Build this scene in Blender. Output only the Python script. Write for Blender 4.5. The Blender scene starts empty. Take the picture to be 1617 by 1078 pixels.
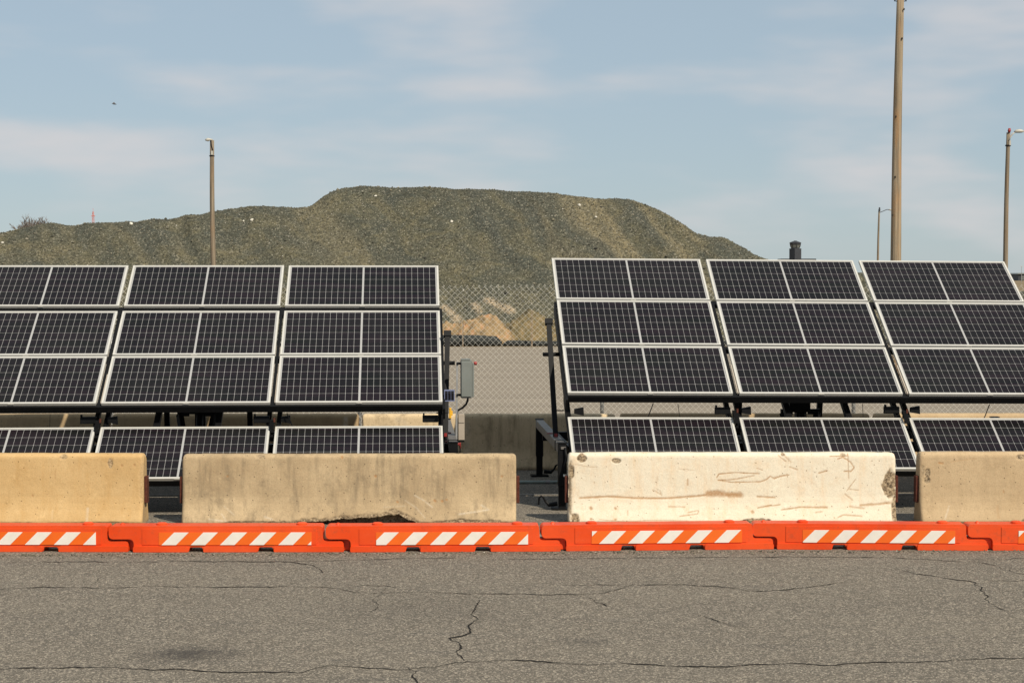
import bpy, bmesh, math, random
import numpy as np
from mathutils import Vector, Matrix

random.seed(7)
rng = np.random.default_rng(7)
scene = bpy.context.scene
col = scene.collection

# ------------------------------------------------------------------ camera
CAMH, FPX, CX, CY, HOR = 2.756, 2907.0, 808.5, 539.0, 437.0
PITCH = math.atan((CY - HOR) / FPX)
cam_data = bpy.data.cameras.new('camera')
cam_data.sensor_width = 36.0
cam_data.sensor_fit = 'HORIZONTAL'
cam_data.lens = FPX / 1617.0 * 36.0
cam_data.clip_start = 0.1
cam_data.clip_end = 8000
cam = bpy.data.objects.new('camera', cam_data)
cam.location = (0, 0, CAMH)
cam.rotation_euler = (math.pi / 2 - PITCH, 0, 0)
col.objects.link(cam)
scene.camera = cam

# ------------------------------------------------------------------ sky, sun, exposure
SUN = Vector((0.62, -0.82, 1.0)).normalized()
SUN_EL = math.asin(SUN.z)
SUN_AZ = math.atan2(SUN.x, SUN.y)
world = bpy.data.worlds.new('World')
scene.world = world
world.use_nodes = True
wn, wl = world.node_tree.nodes, world.node_tree.links
wn.clear()
w_out = wn.new('ShaderNodeOutputWorld')
w_bg = wn.new('ShaderNodeBackground')
w_bg.inputs['Strength'].default_value = 0.095
w_sky = wn.new('ShaderNodeTexSky')
w_sky.sky_type = 'NISHITA'
w_sky.sun_disc = False
w_sky.sun_elevation = SUN_EL
w_sky.sun_rotation = SUN_AZ
w_sky.air_density = 1.0
w_sky.dust_density = 0.2
w_sky.ozone_density = 2.0
# thin pinkish veil clouds, the same all round the sky
w_tc = wn.new('ShaderNodeTexCoord')
w_map = wn.new('ShaderNodeMapping')
w_map.inputs['Scale'].default_value = (7.0, 7.0, 26.0)
w_map.inputs['Location'].default_value = (6.43, 8.29, 3.55)
w_noise = wn.new('ShaderNodeTexNoise')
w_noise.inputs['Scale'].default_value = 1.15
w_noise.inputs['Detail'].default_value = 3.5
w_noise.inputs['Roughness'].default_value = 0.5
w_ramp = wn.new('ShaderNodeValToRGB')
w_ramp.color_ramp.interpolation = 'EASE'
w_ramp.color_ramp.elements[0].position = 0.43
w_ramp.color_ramp.elements[0].color = (0.0, 0.0, 0.0, 1)
w_ramp.color_ramp.elements[1].position = 0.80
w_ramp.color_ramp.elements[1].color = (0.80, 0.80, 0.80, 1)
w_tint = wn.new('ShaderNodeMix')
w_tint.data_type = 'RGBA'
w_tint.blend_type = 'MULTIPLY'
w_tint.inputs['Factor'].default_value = 1.0
w_tint.inputs['B'].default_value = (0.70, 0.76, 0.90, 1)
w_veil = wn.new('ShaderNodeMix')          # even high haze that pales the whole sky
w_veil.data_type = 'RGBA'
w_veil.inputs['Factor'].default_value = 0.72
w_veil.inputs['B'].default_value = (4.15, 5.00, 5.42, 1)
w_mix = wn.new('ShaderNodeMix')
w_mix.data_type = 'RGBA'
w_mix.inputs['B'].default_value = (6.3, 6.1, 6.15, 1)
wl.new(w_tc.outputs['Generated'], w_map.inputs['Vector'])
wl.new(w_map.outputs['Vector'], w_noise.inputs['Vector'])
wl.new(w_noise.outputs['Fac'], w_ramp.inputs['Fac'])
wl.new(w_ramp.outputs['Color'], w_mix.inputs['Factor'])
wl.new(w_sky.outputs['Color'], w_tint.inputs['A'])
wl.new(w_tint.outputs['Result'], w_veil.inputs['A'])
wl.new(w_veil.outputs['Result'], w_mix.inputs['A'])
wl.new(w_mix.outputs['Result'], w_bg.inputs['Color'])
wl.new(w_bg.outputs['Background'], w_out.inputs['Surface'])

sun_data = bpy.data.lights.new('sun', 'SUN')
sun_data.energy = 4.7
sun_data.angle = math.radians(0.6)
sun_data.color = (1.0, 0.91, 0.75)
sun = bpy.data.objects.new('sun', sun_data)
sun.rotation_euler = SUN.to_track_quat('Z', 'Y').to_euler()
sun.location = (20, -20, 30)
col.objects.link(sun)

vs = scene.view_settings
vs.view_transform = 'Standard'
vs.look = 'None'
vs.exposure = 0.15
vs.gamma = 1.0
vs.use_curve_mapping = False
scene.cycles.max_bounces = 6
scene.cycles.use_denoising = True

# ------------------------------------------------------------------ helpers
FWD = Vector((0, math.cos(PITCH), -math.sin(PITCH)))
UP = Vector((0, math.sin(PITCH), math.cos(PITCH)))


def at(x, y, Y):
    """point seen at photo pixel (x, y) standing at depth Y"""
    d = FWD + UP * ((CY - y) / FPX) + Vector((1, 0, 0)) * ((x - CX) / FPX)
    k = Y / d.y
    return Vector((d.x * k, Y, CAMH + d.z * k))


def gnd(x, y):
    d = FWD + UP * ((CY - y) / FPX) + Vector((1, 0, 0)) * ((x - CX) / FPX)
    k = -CAMH / d.z
    return Vector((d.x * k, d.y * k, 0))


def hash3(ix, iy, iz):
    h = (ix * 374761393 + iy * 668265263 + iz * 2147483647 + 1013904223) & 0xFFFFFFFF
    h = ((h ^ (h >> 13)) * 1274126177) & 0xFFFFFFFF
    h = ((h ^ (h >> 16)) * 2246822519) & 0xFFFFFFFF
    return ((h ^ (h >> 15)) & 0xFFFFFF) / float(0xFFFFFF)


def vnoise(x, y, z=0.0):
    x, y, z = np.broadcast_arrays(np.asarray(x, float), np.asarray(y, float), np.asarray(z, float))
    ix, iy, iz = np.floor(x).astype(np.int64), np.floor(y).astype(np.int64), np.floor(z).astype(np.int64)
    fx, fy, fz = x - ix, y - iy, z - iz
    fx, fy, fz = [f * f * (3 - 2 * f) for f in (fx, fy, fz)]
    r = 0
    for dx in (0, 1):
        for dy in (0, 1):
            for dz in (0, 1):
                w = (fx if dx else 1 - fx) * (fy if dy else 1 - fy) * (fz if dz else 1 - fz)
                r = r + w * hash3(ix + dx, iy + dy, iz + dz)
    return r * 2 - 1


def fbm(x, y, z=0.0, o=4):
    r, a, f = 0, 0.5, 1.0
    for _ in range(o):
        r = r + a * vnoise(np.asarray(x) * f, np.asarray(y) * f, np.asarray(z) * f + 7.3)
        a *= 0.5
        f *= 2.03
    return r


class G:
    """collects shapes that become one mesh object"""

    def __init__(self):
        self.v, self.f = [], []

    def add(self, vs_, fs_):
        b = len(self.v)
        self.v += [tuple(p) for p in vs_]
        self.f += [tuple(i + b for i in f) for f in fs_]
        return self

    def box(self, c, s, m=None):
        c = Vector(c)
        pts = []
        for i in (-.5, .5):
            for j in (-.5, .5):
                for k in (-.5, .5):
                    p = Vector((i * s[0], j * s[1], k * s[2]))
                    pts.append(c + (m @ p if m else p))
        return self.add(pts, [(0, 1, 3, 2), (4, 6, 7, 5), (0, 4, 5, 1), (2, 3, 7, 6), (0, 2, 6, 4), (1, 5, 7, 3)])

    def bar(self, p, q, w, h, up=(0, 0, 1)):
        p, q = Vector(p), Vector(q)
        d = (q - p).normalized()
        u = Vector(up)
        s = d.cross(u)
        if s.length < 1e-4:
            s = d.cross(Vector((0, 1, 0)))
        s.normalize()
        u = s.cross(d)
        pts = []
        for e in (p, q):
            for a, b in ((-1, -1), (1, -1), (1, 1), (-1, 1)):
                pts.append(e + s * (a * w / 2) + u * (b * h / 2))
        return self.add(pts, [(0, 1, 2, 3), (7, 6, 5, 4), (0, 4, 5, 1), (1, 5, 6, 2), (2, 6, 7, 3), (3, 7, 4, 0)])

    def tube(self, pts, r, n=8, cap=True):
        pts = [Vector(p) for p in pts]
        rs = r if isinstance(r, (list, tuple)) else [r] * len(pts)
        rings = []
        prev = None
        for i, p in enumerate(pts):
            d = (pts[min(i + 1, len(pts) - 1)] - pts[max(i - 1, 0)]).normalized()
            if prev is None:
                a = d.orthogonal().normalized()
            else:
                a = (prev - d * prev.dot(d))
                a = a.normalized() if a.length > 1e-6 else d.orthogonal().normalized()
            prev = a
            b = d.cross(a)
            rings.append([p + (a * math.cos(2 * math.pi * k / n) + b * math.sin(2 * math.pi * k / n)) * rs[i] for k in range(n)])
        vv = [p for ring in rings for p in ring]
        ff = []
        for i in range(len(rings) - 1):
            for k in range(n):
                k2 = (k + 1) % n
                ff.append((i * n + k, i * n + k2, (i + 1) * n + k2, (i + 1) * n + k))
        if cap:
            ff.append(tuple(range(n - 1, -1, -1)))
            ff.append(tuple((len(rings) - 1) * n + k for k in range(n)))
        return self.add(vv, ff)

    def prism(self, outline, y0, y1):
        """outline in (x, z), counter-clockwise seen from -y, pushed from y0 (near) to y1"""
        n = len(outline)
        vv = [(x, y0, z) for x, z in outline] + [(x, y1, z) for x, z in outline]
        ff = [tuple(range(n)), tuple(range(2 * n - 1, n - 1, -1))]
        for i in range(n):
            j = (i + 1) % n
            ff.append((j, i, n + i, n + j))
        return self.add(vv, ff)

    def build(self, name, m, parent=None, smooth=False, bevel=0.0, seg=2):
        me = bpy.data.meshes.new(name)
        me.from_pydata(self.v, [], self.f)
        if bevel:
            bm = bmesh.new()
            bm.from_mesh(me)
            es = [e for e in bm.edges if len(e.link_faces) == 2 and e.calc_face_angle(0) > 0.5]
            bmesh.ops.bevel(bm, geom=es, offset=bevel, segments=seg, affect='EDGES', clamp_overlap=True)
            bm.to_mesh(me)
            bm.free()
        return link(name, me, m, parent, smooth)


def link(name, me, m, parent=None, smooth=False):
    me.update()
    if m is not None and len(me.materials) == 0:
        me.materials.append(m)
    if smooth:
        me.polygons.foreach_set('use_smooth', [True] * len(me.polygons))
    o = bpy.data.objects.new(name, me)
    col.objects.link(o)
    if parent is not None:
        o.parent = parent
    return o


def empty(name, loc=(0, 0, 0), rz=0.0):
    o = bpy.data.objects.new(name, None)
    o.location = loc
    o.rotation_euler = (0, 0, rz)
    col.objects.link(o)
    return o


def tag(o, label=None, cat=None, group=None, kind=None):
    for k, v in (('label', label), ('category', cat), ('group', group), ('kind', kind)):
        if v:
            o[k] = v
    return o


def fillet(poly, rad, n=4):
    out = []
    N = len(poly)
    for i in range(N):
        p = Vector(poly[i])
        a, b = Vector(poly[i - 1]), Vector(poly[(i + 1) % N])
        r = rad[i] if isinstance(rad, (list, tuple)) else rad
        if r <= 0:
            out.append(tuple(p))
            continue
        u, w = (a - p), (b - p)
        r = min(r, u.length * 0.45, w.length * 0.45)
        s, e = p + u.normalized() * r, p + w.normalized() * r
        for k in range(n + 1):
            t = k / n
            out.append(tuple(s * (1 - t) ** 2 + p * 2 * t * (1 - t) + e * t * t))
    return out


# ------------------------------------------------------------------ materials
class Mat:
    def __init__(self, name, color=(0.5, 0.5, 0.5), rough=0.6, metal=0.0, spec=0.5):
        self.m = bpy.data.materials.new(name)
        self.m.use_nodes = True
        self.n, self.l = self.m.node_tree.nodes, self.m.node_tree.links
        self.b = self.n['Principled BSDF']
        self.b.inputs['Base Color'].default_value = (*color, 1)
        self.b.inputs['Roughness'].default_value = rough
        self.b.inputs['Metallic'].default_value = metal
        self.b.inputs['Specular IOR Level'].default_value = spec
        self.pos = None

    def coord(self, which='Object'):
        t = self.n.new('ShaderNodeTexCoord')
        return t.outputs[which]

    def world(self):
        return self.n.new('ShaderNodeNewGeometry').outputs['Position']

    def scaled(self, vec, s):
        k = self.n.new('ShaderNodeMapping')
        k.inputs['Scale'].default_value = s
        self.l.new(vec, k.inputs['Vector'])
        return k.outputs['Vector']

    def noise(self, vec, scale, detail=4, rough=0.55, dist=0.0):
        k = self.n.new('ShaderNodeTexNoise')
        k.inputs['Scale'].default_value = scale
        k.inputs['Detail'].default_value = detail
        k.inputs['Roughness'].default_value = rough
        k.inputs['Distortion'].default_value = dist
        self.l.new(vec, k.inputs['Vector'])
        return k.outputs['Fac']

    def voro(self, vec, scale, out='Distance', feature='F1'):
        k = self.n.new('ShaderNodeTexVoronoi')
        k.feature = feature
        k.inputs['Scale'].default_value = scale
        self.l.new(vec, k.inputs['Vector'])
        return k.outputs[out]

    def ramp(self, fac, stops):
        k = self.n.new('ShaderNodeValToRGB')
        e = k.color_ramp.elements
        while len(e) < len(stops):
            e.new(0.5)
        for el, (p, c) in zip(e, stops):
            el.position = p
            el.color = (*c, 1) if len(c) == 3 else c
        self.l.new(fac, k.inputs['Fac'])
        return k.outputs['Color']

    def grey(self, fac, a, b, va=0.0, vb=1.0):
        return self.ramp(fac, [(a, (va,) * 3), (b, (vb,) * 3)])

    def mix(self, fac, a, b, mode='MIX'):
        k = self.n.new('ShaderNodeMix')
        k.data_type = 'RGBA'
        k.blend_type = mode
        for sock, v in ((k.inputs['Factor'], fac), (k.inputs['A'], a), (k.inputs['B'], b)):
            if isinstance(v, bpy.types.NodeSocket):
                self.l.new(v, sock)
            elif isinstance(v, (int, float)):
                sock.default_value = v
            else:
                sock.default_value = (*v, 1)
        return k.outputs['Result']

    def math(self, op, a, b=0.0):
        k = self.n.new('ShaderNodeMath')
        k.operation = op
        for sock, v in ((k.inputs[0], a), (k.inputs[1], b)):
            if isinstance(v, bpy.types.NodeSocket):
                self.l.new(v, sock)
            else:
                sock.default_value = v
        return k.outputs[0]

    def attr(self, name):
        k = self.n.new('ShaderNodeAttribute')
        k.attribute_name = name
        return k.outputs['Fac']

    def base(self, c):
        self.l.new(c, self.b.inputs['Base Color'])
        return self

    def roughness(self, c):
        self.l.new(c, self.b.inputs['Roughness'])
        return self

    def bump(self, h, strength=0.3, dist=0.01):
        k = self.n.new('ShaderNodeBump')
        k.inputs['Strength'].default_value = strength
        k.inputs['Distance'].default_value = dist
        self.l.new(h, k.inputs['Height'])
        self.l.new(k.outputs['Normal'], self.b.inputs['Normal'])
        return self


def simple(name, color, rough=0.6, metal=0.0, spec=0.5, var=0.15, scale=20, bump=0.0):
    M = Mat(name, color, rough, metal, spec)
    w = M.coord('Object')
    n = M.noise(w, scale, 5, 0.6)
    lo = tuple(c * (1 - var) for c in color)
    hi = tuple(min(1, c * (1 + var)) for c in color)
    M.base(M.ramp(n, [(0.3, lo), (0.7, hi)]))
    if bump:
        M.bump(n, bump, 0.01)
    return M.m


def mat_asphalt():
    M = Mat('asphalt', rough=0.9, spec=0.25)
    p = M.world()
    big = M.noise(M.scaled(p, (0.25, 0.8, 1)), 1.0, 5, 0.6)
    mid = M.noise(p, 3.0, 5, 0.6)
    c = M.ramp(big, [(0.28, (0.122, 0.105, 0.084)), (0.72, (0.168, 0.144, 0.112))])
    c = M.mix(M.grey(mid, 0.3, 0.75, 0.0, 0.35), c, (0.150, 0.136, 0.116))
    # dark streaks of old sealer
    st = M.noise(M.scaled(p, (0.5, 4.0, 1)), 1.4, 6, 0.65)
    c = M.mix(M.grey(st, 0.56, 0.72, 0.0, 0.55), c, (0.100, 0.092, 0.082))
    fine = M.voro(p, 110, 'Color')
    sep = M.n.new('ShaderNodeSeparateColor')
    M.l.new(fine, sep.inputs['Color'])
    c = M.mix(M.grey(sep.outputs['Red'], 0.0, 0.35, 0.7, 0.0), c, (0.050, 0.045, 0.040))
    c = M.mix(M.grey(sep.outputs['Green'], 0.80, 0.97, 0.0, 0.9), c, (0.50, 0.43, 0.34))
    coarse = M.voro(p, 58, 'Color')
    sp2 = M.n.new('ShaderNodeSeparateColor')
    M.l.new(coarse, sp2.inputs['Color'])
    c = M.mix(M.grey(sp2.outputs['Red'], 0.0, 0.45, 0.45, 0.0), c, (0.055, 0.050, 0.044))
    c = M.mix(M.grey(sp2.outputs['Green'], 0.76, 0.98, 0.0, 0.6), c, (0.40, 0.345, 0.275))
    f2 = M.noise(p, 150, 2, 0.5)
    # oil stains
    for (sx, sy, r, k) in ((300, 1032, 0.38, 0.8), (920, 1012, 0.22, 0.4), (650, 958, 0.9, 0.22)):
        g = gnd(sx, sy)
        sub = M.n.new('ShaderNodeVectorMath')
        sub.operation = 'SUBTRACT'
        M.l.new(p, sub.inputs[0])
        sub.inputs[1].default_value = g
        ln = M.n.new('ShaderNodeVectorMath')
        ln.operation = 'LENGTH'
        M.l.new(M.scaled(sub.outputs[0], (0.75, 1.0, 1)), ln.inputs[0])
        d = M.math('ADD', ln.outputs['Value'], M.math('MULTIPLY', M.math('SUBTRACT', M.noise(p, 7, 6, 0.75), 0.5), r * 1.6))
        fac = M.math('MULTIPLY', M.grey(M.math('DIVIDE', d, r), 0.05, 0.95, 1.0, 0.0), k)
        c = M.mix(fac, c, (0.040, 0.036, 0.033))
    M.base(c)
    h = M.math('ADD', f2, M.math('MULTIPLY', sep.outputs['Blue'], 0.7))
    M.bump(h, 0.8, 0.007)
    return M.m


def mat_road():
    M = Mat('pale_gravel_road', rough=0.95, spec=0.2)
    p = M.world()
    big = M.noise(M.scaled(p, (0.05, 0.6, 1)), 1.0, 6, 0.65)
    c = M.ramp(big, [(0.3, (0.200, 0.167, 0.130)), (0.7, (0.285, 0.241, 0.189))])
    c = M.mix(M.grey(M.noise(p, 14, 4, 0.7), 0.35, 0.7, 0.3, 0.0), c, (0.16, 0.14, 0.115))
    M.base(c)
    M.bump(M.noise(p, 20, 4, 0.7), 0.4, 0.03)
    return M.m


def mat_terrain():
    M = Mat('dry_terrain', rough=0.95, spec=0.1)
    p = M.world()
    n = M.noise(p, 0.05, 8, 0.65)
    M.base(M.ramp(n, [(0.3, (0.14, 0.115, 0.07)), (0.55, (0.22, 0.165, 0.10)), (0.75, (0.10, 0.10, 0.05))]))
    return M.m


def mat_hill():
    M = Mat('stockpile_gravel', rough=0.95, spec=0.15)
    p = M.world()
    a = M.noise(p, 0.55, 8, 0.68, 0.8)
    c = M.ramp(a, [(0.32, (0.062, 0.068, 0.057)), (0.46, (0.092, 0.091, 0.066)), (0.56, (0.124, 0.113, 0.071)), (0.70, (0.180, 0.152, 0.090))])
    st = M.attr('streak')
    c = M.mix(M.math('MULTIPLY', st, 0.95), c, (0.215, 0.178, 0.106))
    dk = M.attr('dark')
    c = M.mix(M.math('MULTIPLY', dk, 0.9), c, (0.070, 0.075, 0.064))
    c = M.mix(M.attr('sand'), c, (0.46, 0.35, 0.23))
    g = M.noise(p, 8.5, 3, 0.8)
    c = M.mix(M.grey(g, 0.36, 0.56, 0.8, 0.0), c, (0.036, 0.035, 0.026))
    v = M.n.new('ShaderNodeSeparateColor')
    M.l.new(M.voro(p, 19, 'Color'), v.inputs['Color'])
    c = M.mix(M.grey(v.outputs['Blue'], 0.0, 0.45, 0.70, 0.0), c, (0.032, 0.032, 0.025))
    c = M.mix(M.grey(v.outputs['Red'], 0.82, 0.99, 0.0, 0.6), c, (0.30, 0.275, 0.21))
    M.base(c)
    M.bump(M.math('ADD', M.noise(p, 7, 5, 0.75), v.outputs['Green']), 0.6, 0.06)
    return M.m


def mat_stone_scatter():
    M = Mat('loose_stones', rough=0.9, spec=0.2)
    isl = M.n.new('ShaderNodeNewGeometry').outputs['Random Per Island']
    M.base(M.ramp(isl, [(0.0, (0.050, 0.050, 0.040)), (0.40, (0.100, 0.094, 0.068)), (0.80, (0.165, 0.148, 0.105)), (0.965, (0.24, 0.215, 0.165)), (1.0, (0.55, 0.52, 0.45))]))
    return M.m


def mat_mound(name, stops):
    M = Mat(name, rough=0.95, spec=0.1)
    p = M.world()
    n = M.noise(p, 2.4, 8, 0.75, 0.5)
    M.base(M.ramp(n, stops))
    M.bump(M.noise(p, 5, 5, 0.75), 0.8, 0.1)
    return M.m


def mat_concrete(name, ca, cb, stain, drip=0.5, scar=(0.36, 0.195, 0.085), paint=0.0):
    M = Mat(name, rough=0.9, spec=0.2)
    p = M.coord('Object')
    w = M.n.new('ShaderNodeVectorMath')
    w.operation = 'ADD'
    w.inputs[1].default_value = (random.uniform(-20, 20), random.uniform(-20, 20), 0)
    M.l.new(p, w.inputs[0])
    w = w.outputs[0]
    big = M.noise(w, 1.6, 6, 0.65)
    c = M.ramp(big, [(0.32, ca), (0.68, cb)])
    # rain streaks running down the face
    dr = M.noise(M.scaled(w, (7.0, 7.0, 0.7)), 1.3, 6, 0.7)
    c = M.mix(M.math('MULTIPLY', M.grey(dr, 0.50, 0.72), drip), c, stain)
    bl = M.noise(w, 5.5, 6, 0.72)
    c = M.mix(M.math('MULTIPLY', M.grey(bl, 0.52, 0.70), drip * 0.7), c, tuple(s * 0.9 for s in stain))
    lt = M.noise(w, 9.0, 6, 0.75)
    c = M.mix(M.grey(lt, 0.58, 0.75, 0.0, 0.45), c, tuple(min(0.85, x * 1.35) for x in cb))
    gr = M.noise(w, 70, 3, 0.7)
    c = M.mix(M.grey(gr, 0.30, 0.52, 0.35, 0.0), c, tuple(x * 0.55 for x in ca))
    dk_ = M.noise(M.scaled(w, (16, 16, 1.1)), 1.0, 6, 0.75)
    c = M.mix(M.math('MULTIPLY', M.grey(dk_, 0.58, 0.74), drip * 0.6), c, tuple(x * 0.6 for x in stain))
    # pits
    pit = M.voro(w, 15, 'Distance')
    c = M.mix(M.grey(pit, 0.06, 0.12, 0.8, 0.0), c, tuple(x * 0.35 for x in stain))
    # wear with a shape of its own and a painted sunlit strip, on the mesh
    brk = M.grey(M.noise(w, 38, 4, 0.75), 0.36, 0.56, 0.25, 1.0)
    c = M.mix(M.math('MULTIPLY', M.attr('scar'), M.math('ADD', M.math('MULTIPLY', brk, 0.35), 0.65)), c, scar)
    c = M.mix(M.math('MULTIPLY', M.math('MULTIPLY', M.attr('chalk_sun'), brk), 0.62), c, (0.66, 0.60, 0.50))
    sp = M.noise(w, 45, 4, 0.8)
    spc = M.ramp(sp, [(0.36, (0.035, 0.028, 0.022)), (0.46, (0.20, 0.145, 0.09)), (0.56, (0.36, 0.27, 0.17)), (0.72, (0.50, 0.42, 0.30))])
    c = M.mix(M.attr('spall'), c, spc)
    M.base(c)
    h = M.math('ADD', M.math('MULTIPLY', M.noise(w, 30, 5, 0.7), 0.7), M.grey(pit, 0.05, 0.10, 0.0, 1.0))
    M.bump(h, 0.6, 0.008)
    return M.m


def mat_cell():
    M = Mat('photovoltaic_cell', rough=0.16, spec=0.5)
    p = M.coord('Object')
    wv = M.n.new('ShaderNodeTexWave')
    wv.wave_type = 'BANDS'
    wv.bands_direction = 'Y'
    wv.inputs['Scale'].default_value = 20.5
    M.l.new(p, wv.inputs['Vector'])
    line = M.grey(wv.outputs['Fac'], 0.90, 0.99, 0.0, 0.20)
    n = M.noise(M.scaled(M.world(), (0.7, 9, 9)), 1.3, 3, 0.5)
    c = M.ramp(n, [(0.34, (0.0048, 0.0052, 0.0048)), (0.50, (0.0064, 0.0048, 0.0066)), (0.66, (0.0105, 0.0060, 0.0092))])
    c = M.mix(line, c, (0.085, 0.085, 0.09))
    du = M.noise(M.world(), 0.9, 5, 0.6)
    du2 = M.noise(M.scaled(M.world(), (9, 2, 2)), 1.6, 5, 0.7)
    c = M.mix(M.math('ADD', M.grey(du, 0.40, 0.75, 0.0, 0.018), M.grey(du2, 0.55, 0.80, 0.0, 0.03)), c, (0.22, 0.20, 0.17))
    M.roughness(M.grey(du, 0.35, 0.70, 0.10, 0.32))
    M.base(c)
    M.b.inputs['IOR'].default_value = 1.22
    return M.m


def mat_wood(name, ca, cb, orange=0.4):
    M = Mat(name, rough=0.9, spec=0.15)
    p = M.coord('Object')
    g = M.noise(M.scaled(p, (14, 14, 0.35)), 1.0, 6, 0.7)
    c = M.ramp(g, [(0.3, ca), (0.7, cb)])
    o = M.noise(M.scaled(p, (3, 3, 0.5)), 1.0, 5, 0.65)
    c = M.mix(M.math('MULTIPLY', M.grey(o, 0.5, 0.72), orange), c, (0.42, 0.21, 0.075))
    k = M.noise(M.scaled(p, (30, 30, 0.9)), 1.0, 4, 0.7)
    c = M.mix(M.grey(k, 0.60, 0.70, 0.0, 0.6), c, tuple(x * 0.4 for x in ca))
    M.base(c)
    M.bump(g, 0.9, 0.03)
    return M.m


def mat_orange():
    M = Mat('orange_polyethylene', rough=0.45, spec=0.30)
    M.b.inputs['Coat Weight'].default_value = 0.18
    M.b.inputs['Coat Roughness'].default_value = 0.28
    p = M.world()
    n = M.noise(p, 2.5, 6, 0.65)
    c = M.ramp(n, [(0.3, (0.60, 0.044, 0.003)), (0.7, (0.71, 0.064, 0.006))])
    sc = M.noise(M.scaled(p, (3, 3, 14)), 2.0, 7, 0.8)
    c = M.mix(M.grey(sc, 0.60, 0.76, 0.0, 0.35), c, (0.80, 0.17, 0.07))
    fade = M.noise(p, 0.55, 5, 0.6)
    c = M.mix(M.grey(fade, 0.42, 0.68, 0.0, 0.40), c, (0.74, 0.125, 0.035))
    dirt = M.noise(p, 11, 6, 0.8)
    c = M.mix(M.grey(dirt, 0.54, 0.72, 0.0, 0.45), c, (0.20, 0.065, 0.030))
    M.base(c)
    M.roughness(M.grey(sc, 0.35, 0.7, 0.36, 0.62))
    return M.m


MT = {
    'asphalt': mat_asphalt(), 'road': mat_road(), 'terrain': mat_terrain(), 'hill': mat_hill(), 'stones': mat_stone_scatter(),
    'dirt': mat_mound('orange_dirt', [(0.30, (0.09, 0.065, 0.038)), (0.42, (0.22, 0.155, 0.085)), (0.53, (0.31, 0.215, 0.115)), (0.60, (0.36, 0.19, 0.095)), (0.72, (0.46, 0.35, 0.22))]),
    'sand': mat_mound('pale_sand', [(0.3, (0.20, 0.16, 0.11)), (0.5, (0.40, 0.31, 0.21)), (0.7, (0.55, 0.45, 0.33))]),
    'grassdirt': mat_mound('grassy_dirt', [(0.32, (0.06, 0.052, 0.03)), (0.46, (0.15, 0.120, 0.065)), (0.56, (0.21, 0.155, 0.08)), (0.70, (0.30, 0.20, 0.10))]),
    'crack': simple('crack_filler', (0.022, 0.020, 0.018), 0.95, spec=0.1, var=0.3),
    'line': simple('painted_sunlight', (0.20, 0.18, 0.155), 0.9, var=0.25, scale=12),  # pale colour standing in for sunlight on the asphalt
    'cell': mat_cell(),
    'back': simple('white_back_sheet', (0.34, 0.335, 0.33), 0.25, var=0.04),
    'alu': simple('anodised_frame', (0.56, 0.54, 0.495), 0.38, 0.15, 0.5, var=0.06, scale=6),
    'black': simple('black_powder_coat', (0.0045, 0.0045, 0.005), 0.55, 0.0, 0.18, var=0.3, scale=15),
    'steel': simple('dull_grey_steel', (0.16, 0.145, 0.13), 0.55, 0.5, 0.5, var=0.3, scale=9),
    'rust': simple('rusty_red_steel', (0.085, 0.024, 0.014), 0.85, 0.1, 0.3, var=0.4, scale=30),
    'galv': simple('galvanised_wire', (0.80, 0.77, 0.70), 0.6, 0.0, 0.5, var=0.15, scale=3),
    'post': simple('galvanised_post', (0.33, 0.33, 0.33), 0.5, 0.4, 0.5, var=0.15, scale=8),
    'orange': mat_orange(),
    'tape': simple('orange_reflective_tape', (0.72, 0.115, 0.003), 0.5, var=0.05, scale=5),
    'white': simple('white_reflective_tape', (0.70, 0.65, 0.59), 0.5, var=0.06, scale=8),
    'boxgrey': simple('grey_enclosure_paint', (0.165, 0.178, 0.165), 0.5, var=0.08, scale=5),
    'beige': simple('beige_plastic', (0.34, 0.29, 0.235), 0.6, var=0.08, scale=6),
    'red': simple('red_plastic', (0.26, 0.022, 0.02), 0.45, var=0.1),
    'yellow': simple('yellow_plastic', (0.70, 0.38, 0.02), 0.5, var=0.1),
    'blue': simple('pale_blue_frame', (0.13, 0.15, 0.25), 0.4, var=0.1),
    'pipe': simple('pale_green_conduit', (0.30, 0.36, 0.33), 0.5, var=0.12),
    'sock': simple('black_filter_sock', (0.022, 0.024, 0.022), 0.9, var=0.4, scale=3, bump=0.6),
    'wood': mat_wood('weathered_pole', (0.13, 0.10, 0.07), (0.40, 0.315, 0.215), 0.75),
    'woodgrey': mat_wood('grey_pole', (0.10, 0.08, 0.06), (0.31, 0.25, 0.18), 0.3),
    'lamp': simple('lamp_housing', (0.42, 0.40, 0.35), 0.5, var=0.1),
    'dark': simple('dark_facade', (0.028, 0.030, 0.036), 0.6, var=0.2, scale=0.3),
    'glass': simple('cab_glass', (0.12, 0.13, 0.12), 0.15, var=0.3, scale=0.5),
    'mast': simple('faded_red_mast', (0.55, 0.16, 0.13), 0.7, var=0.2, scale=0.5),
    'bark': simple('bare_bark', (0.17, 0.14, 0.12), 0.9, var=0.2),
    'whiterock': simple('white_rock', (0.62, 0.58, 0.50), 0.9, var=0.15, scale=6),
    'hole': simple('dark_cavity', (0.02, 0.018, 0.015), 0.95),
    'bird': simple('bird_plumage', (0.10, 0.10, 0.11), 0.9),
}

# ------------------------------------------------------------------ ground
def sheet(name, x0, x1, y0, y1, z, m):
    o = G().add([(x0, y0, z), (x1, y0, z), (x1, y1, z), (x0, y1, z)], [(0, 1, 2, 3)]).build(name, m)
    return tag(o, kind='structure')


ground = sheet('ground', -4000, 4000, -300, 6000, -0.008, MT['terrain'])
lot = sheet('asphalt_lot', -60, 60, -40, 27.0, 0.0, MT['asphalt'])
road = sheet('road', -120, 120, 27.0, 72.6, -0.004, MT['road'])

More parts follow.
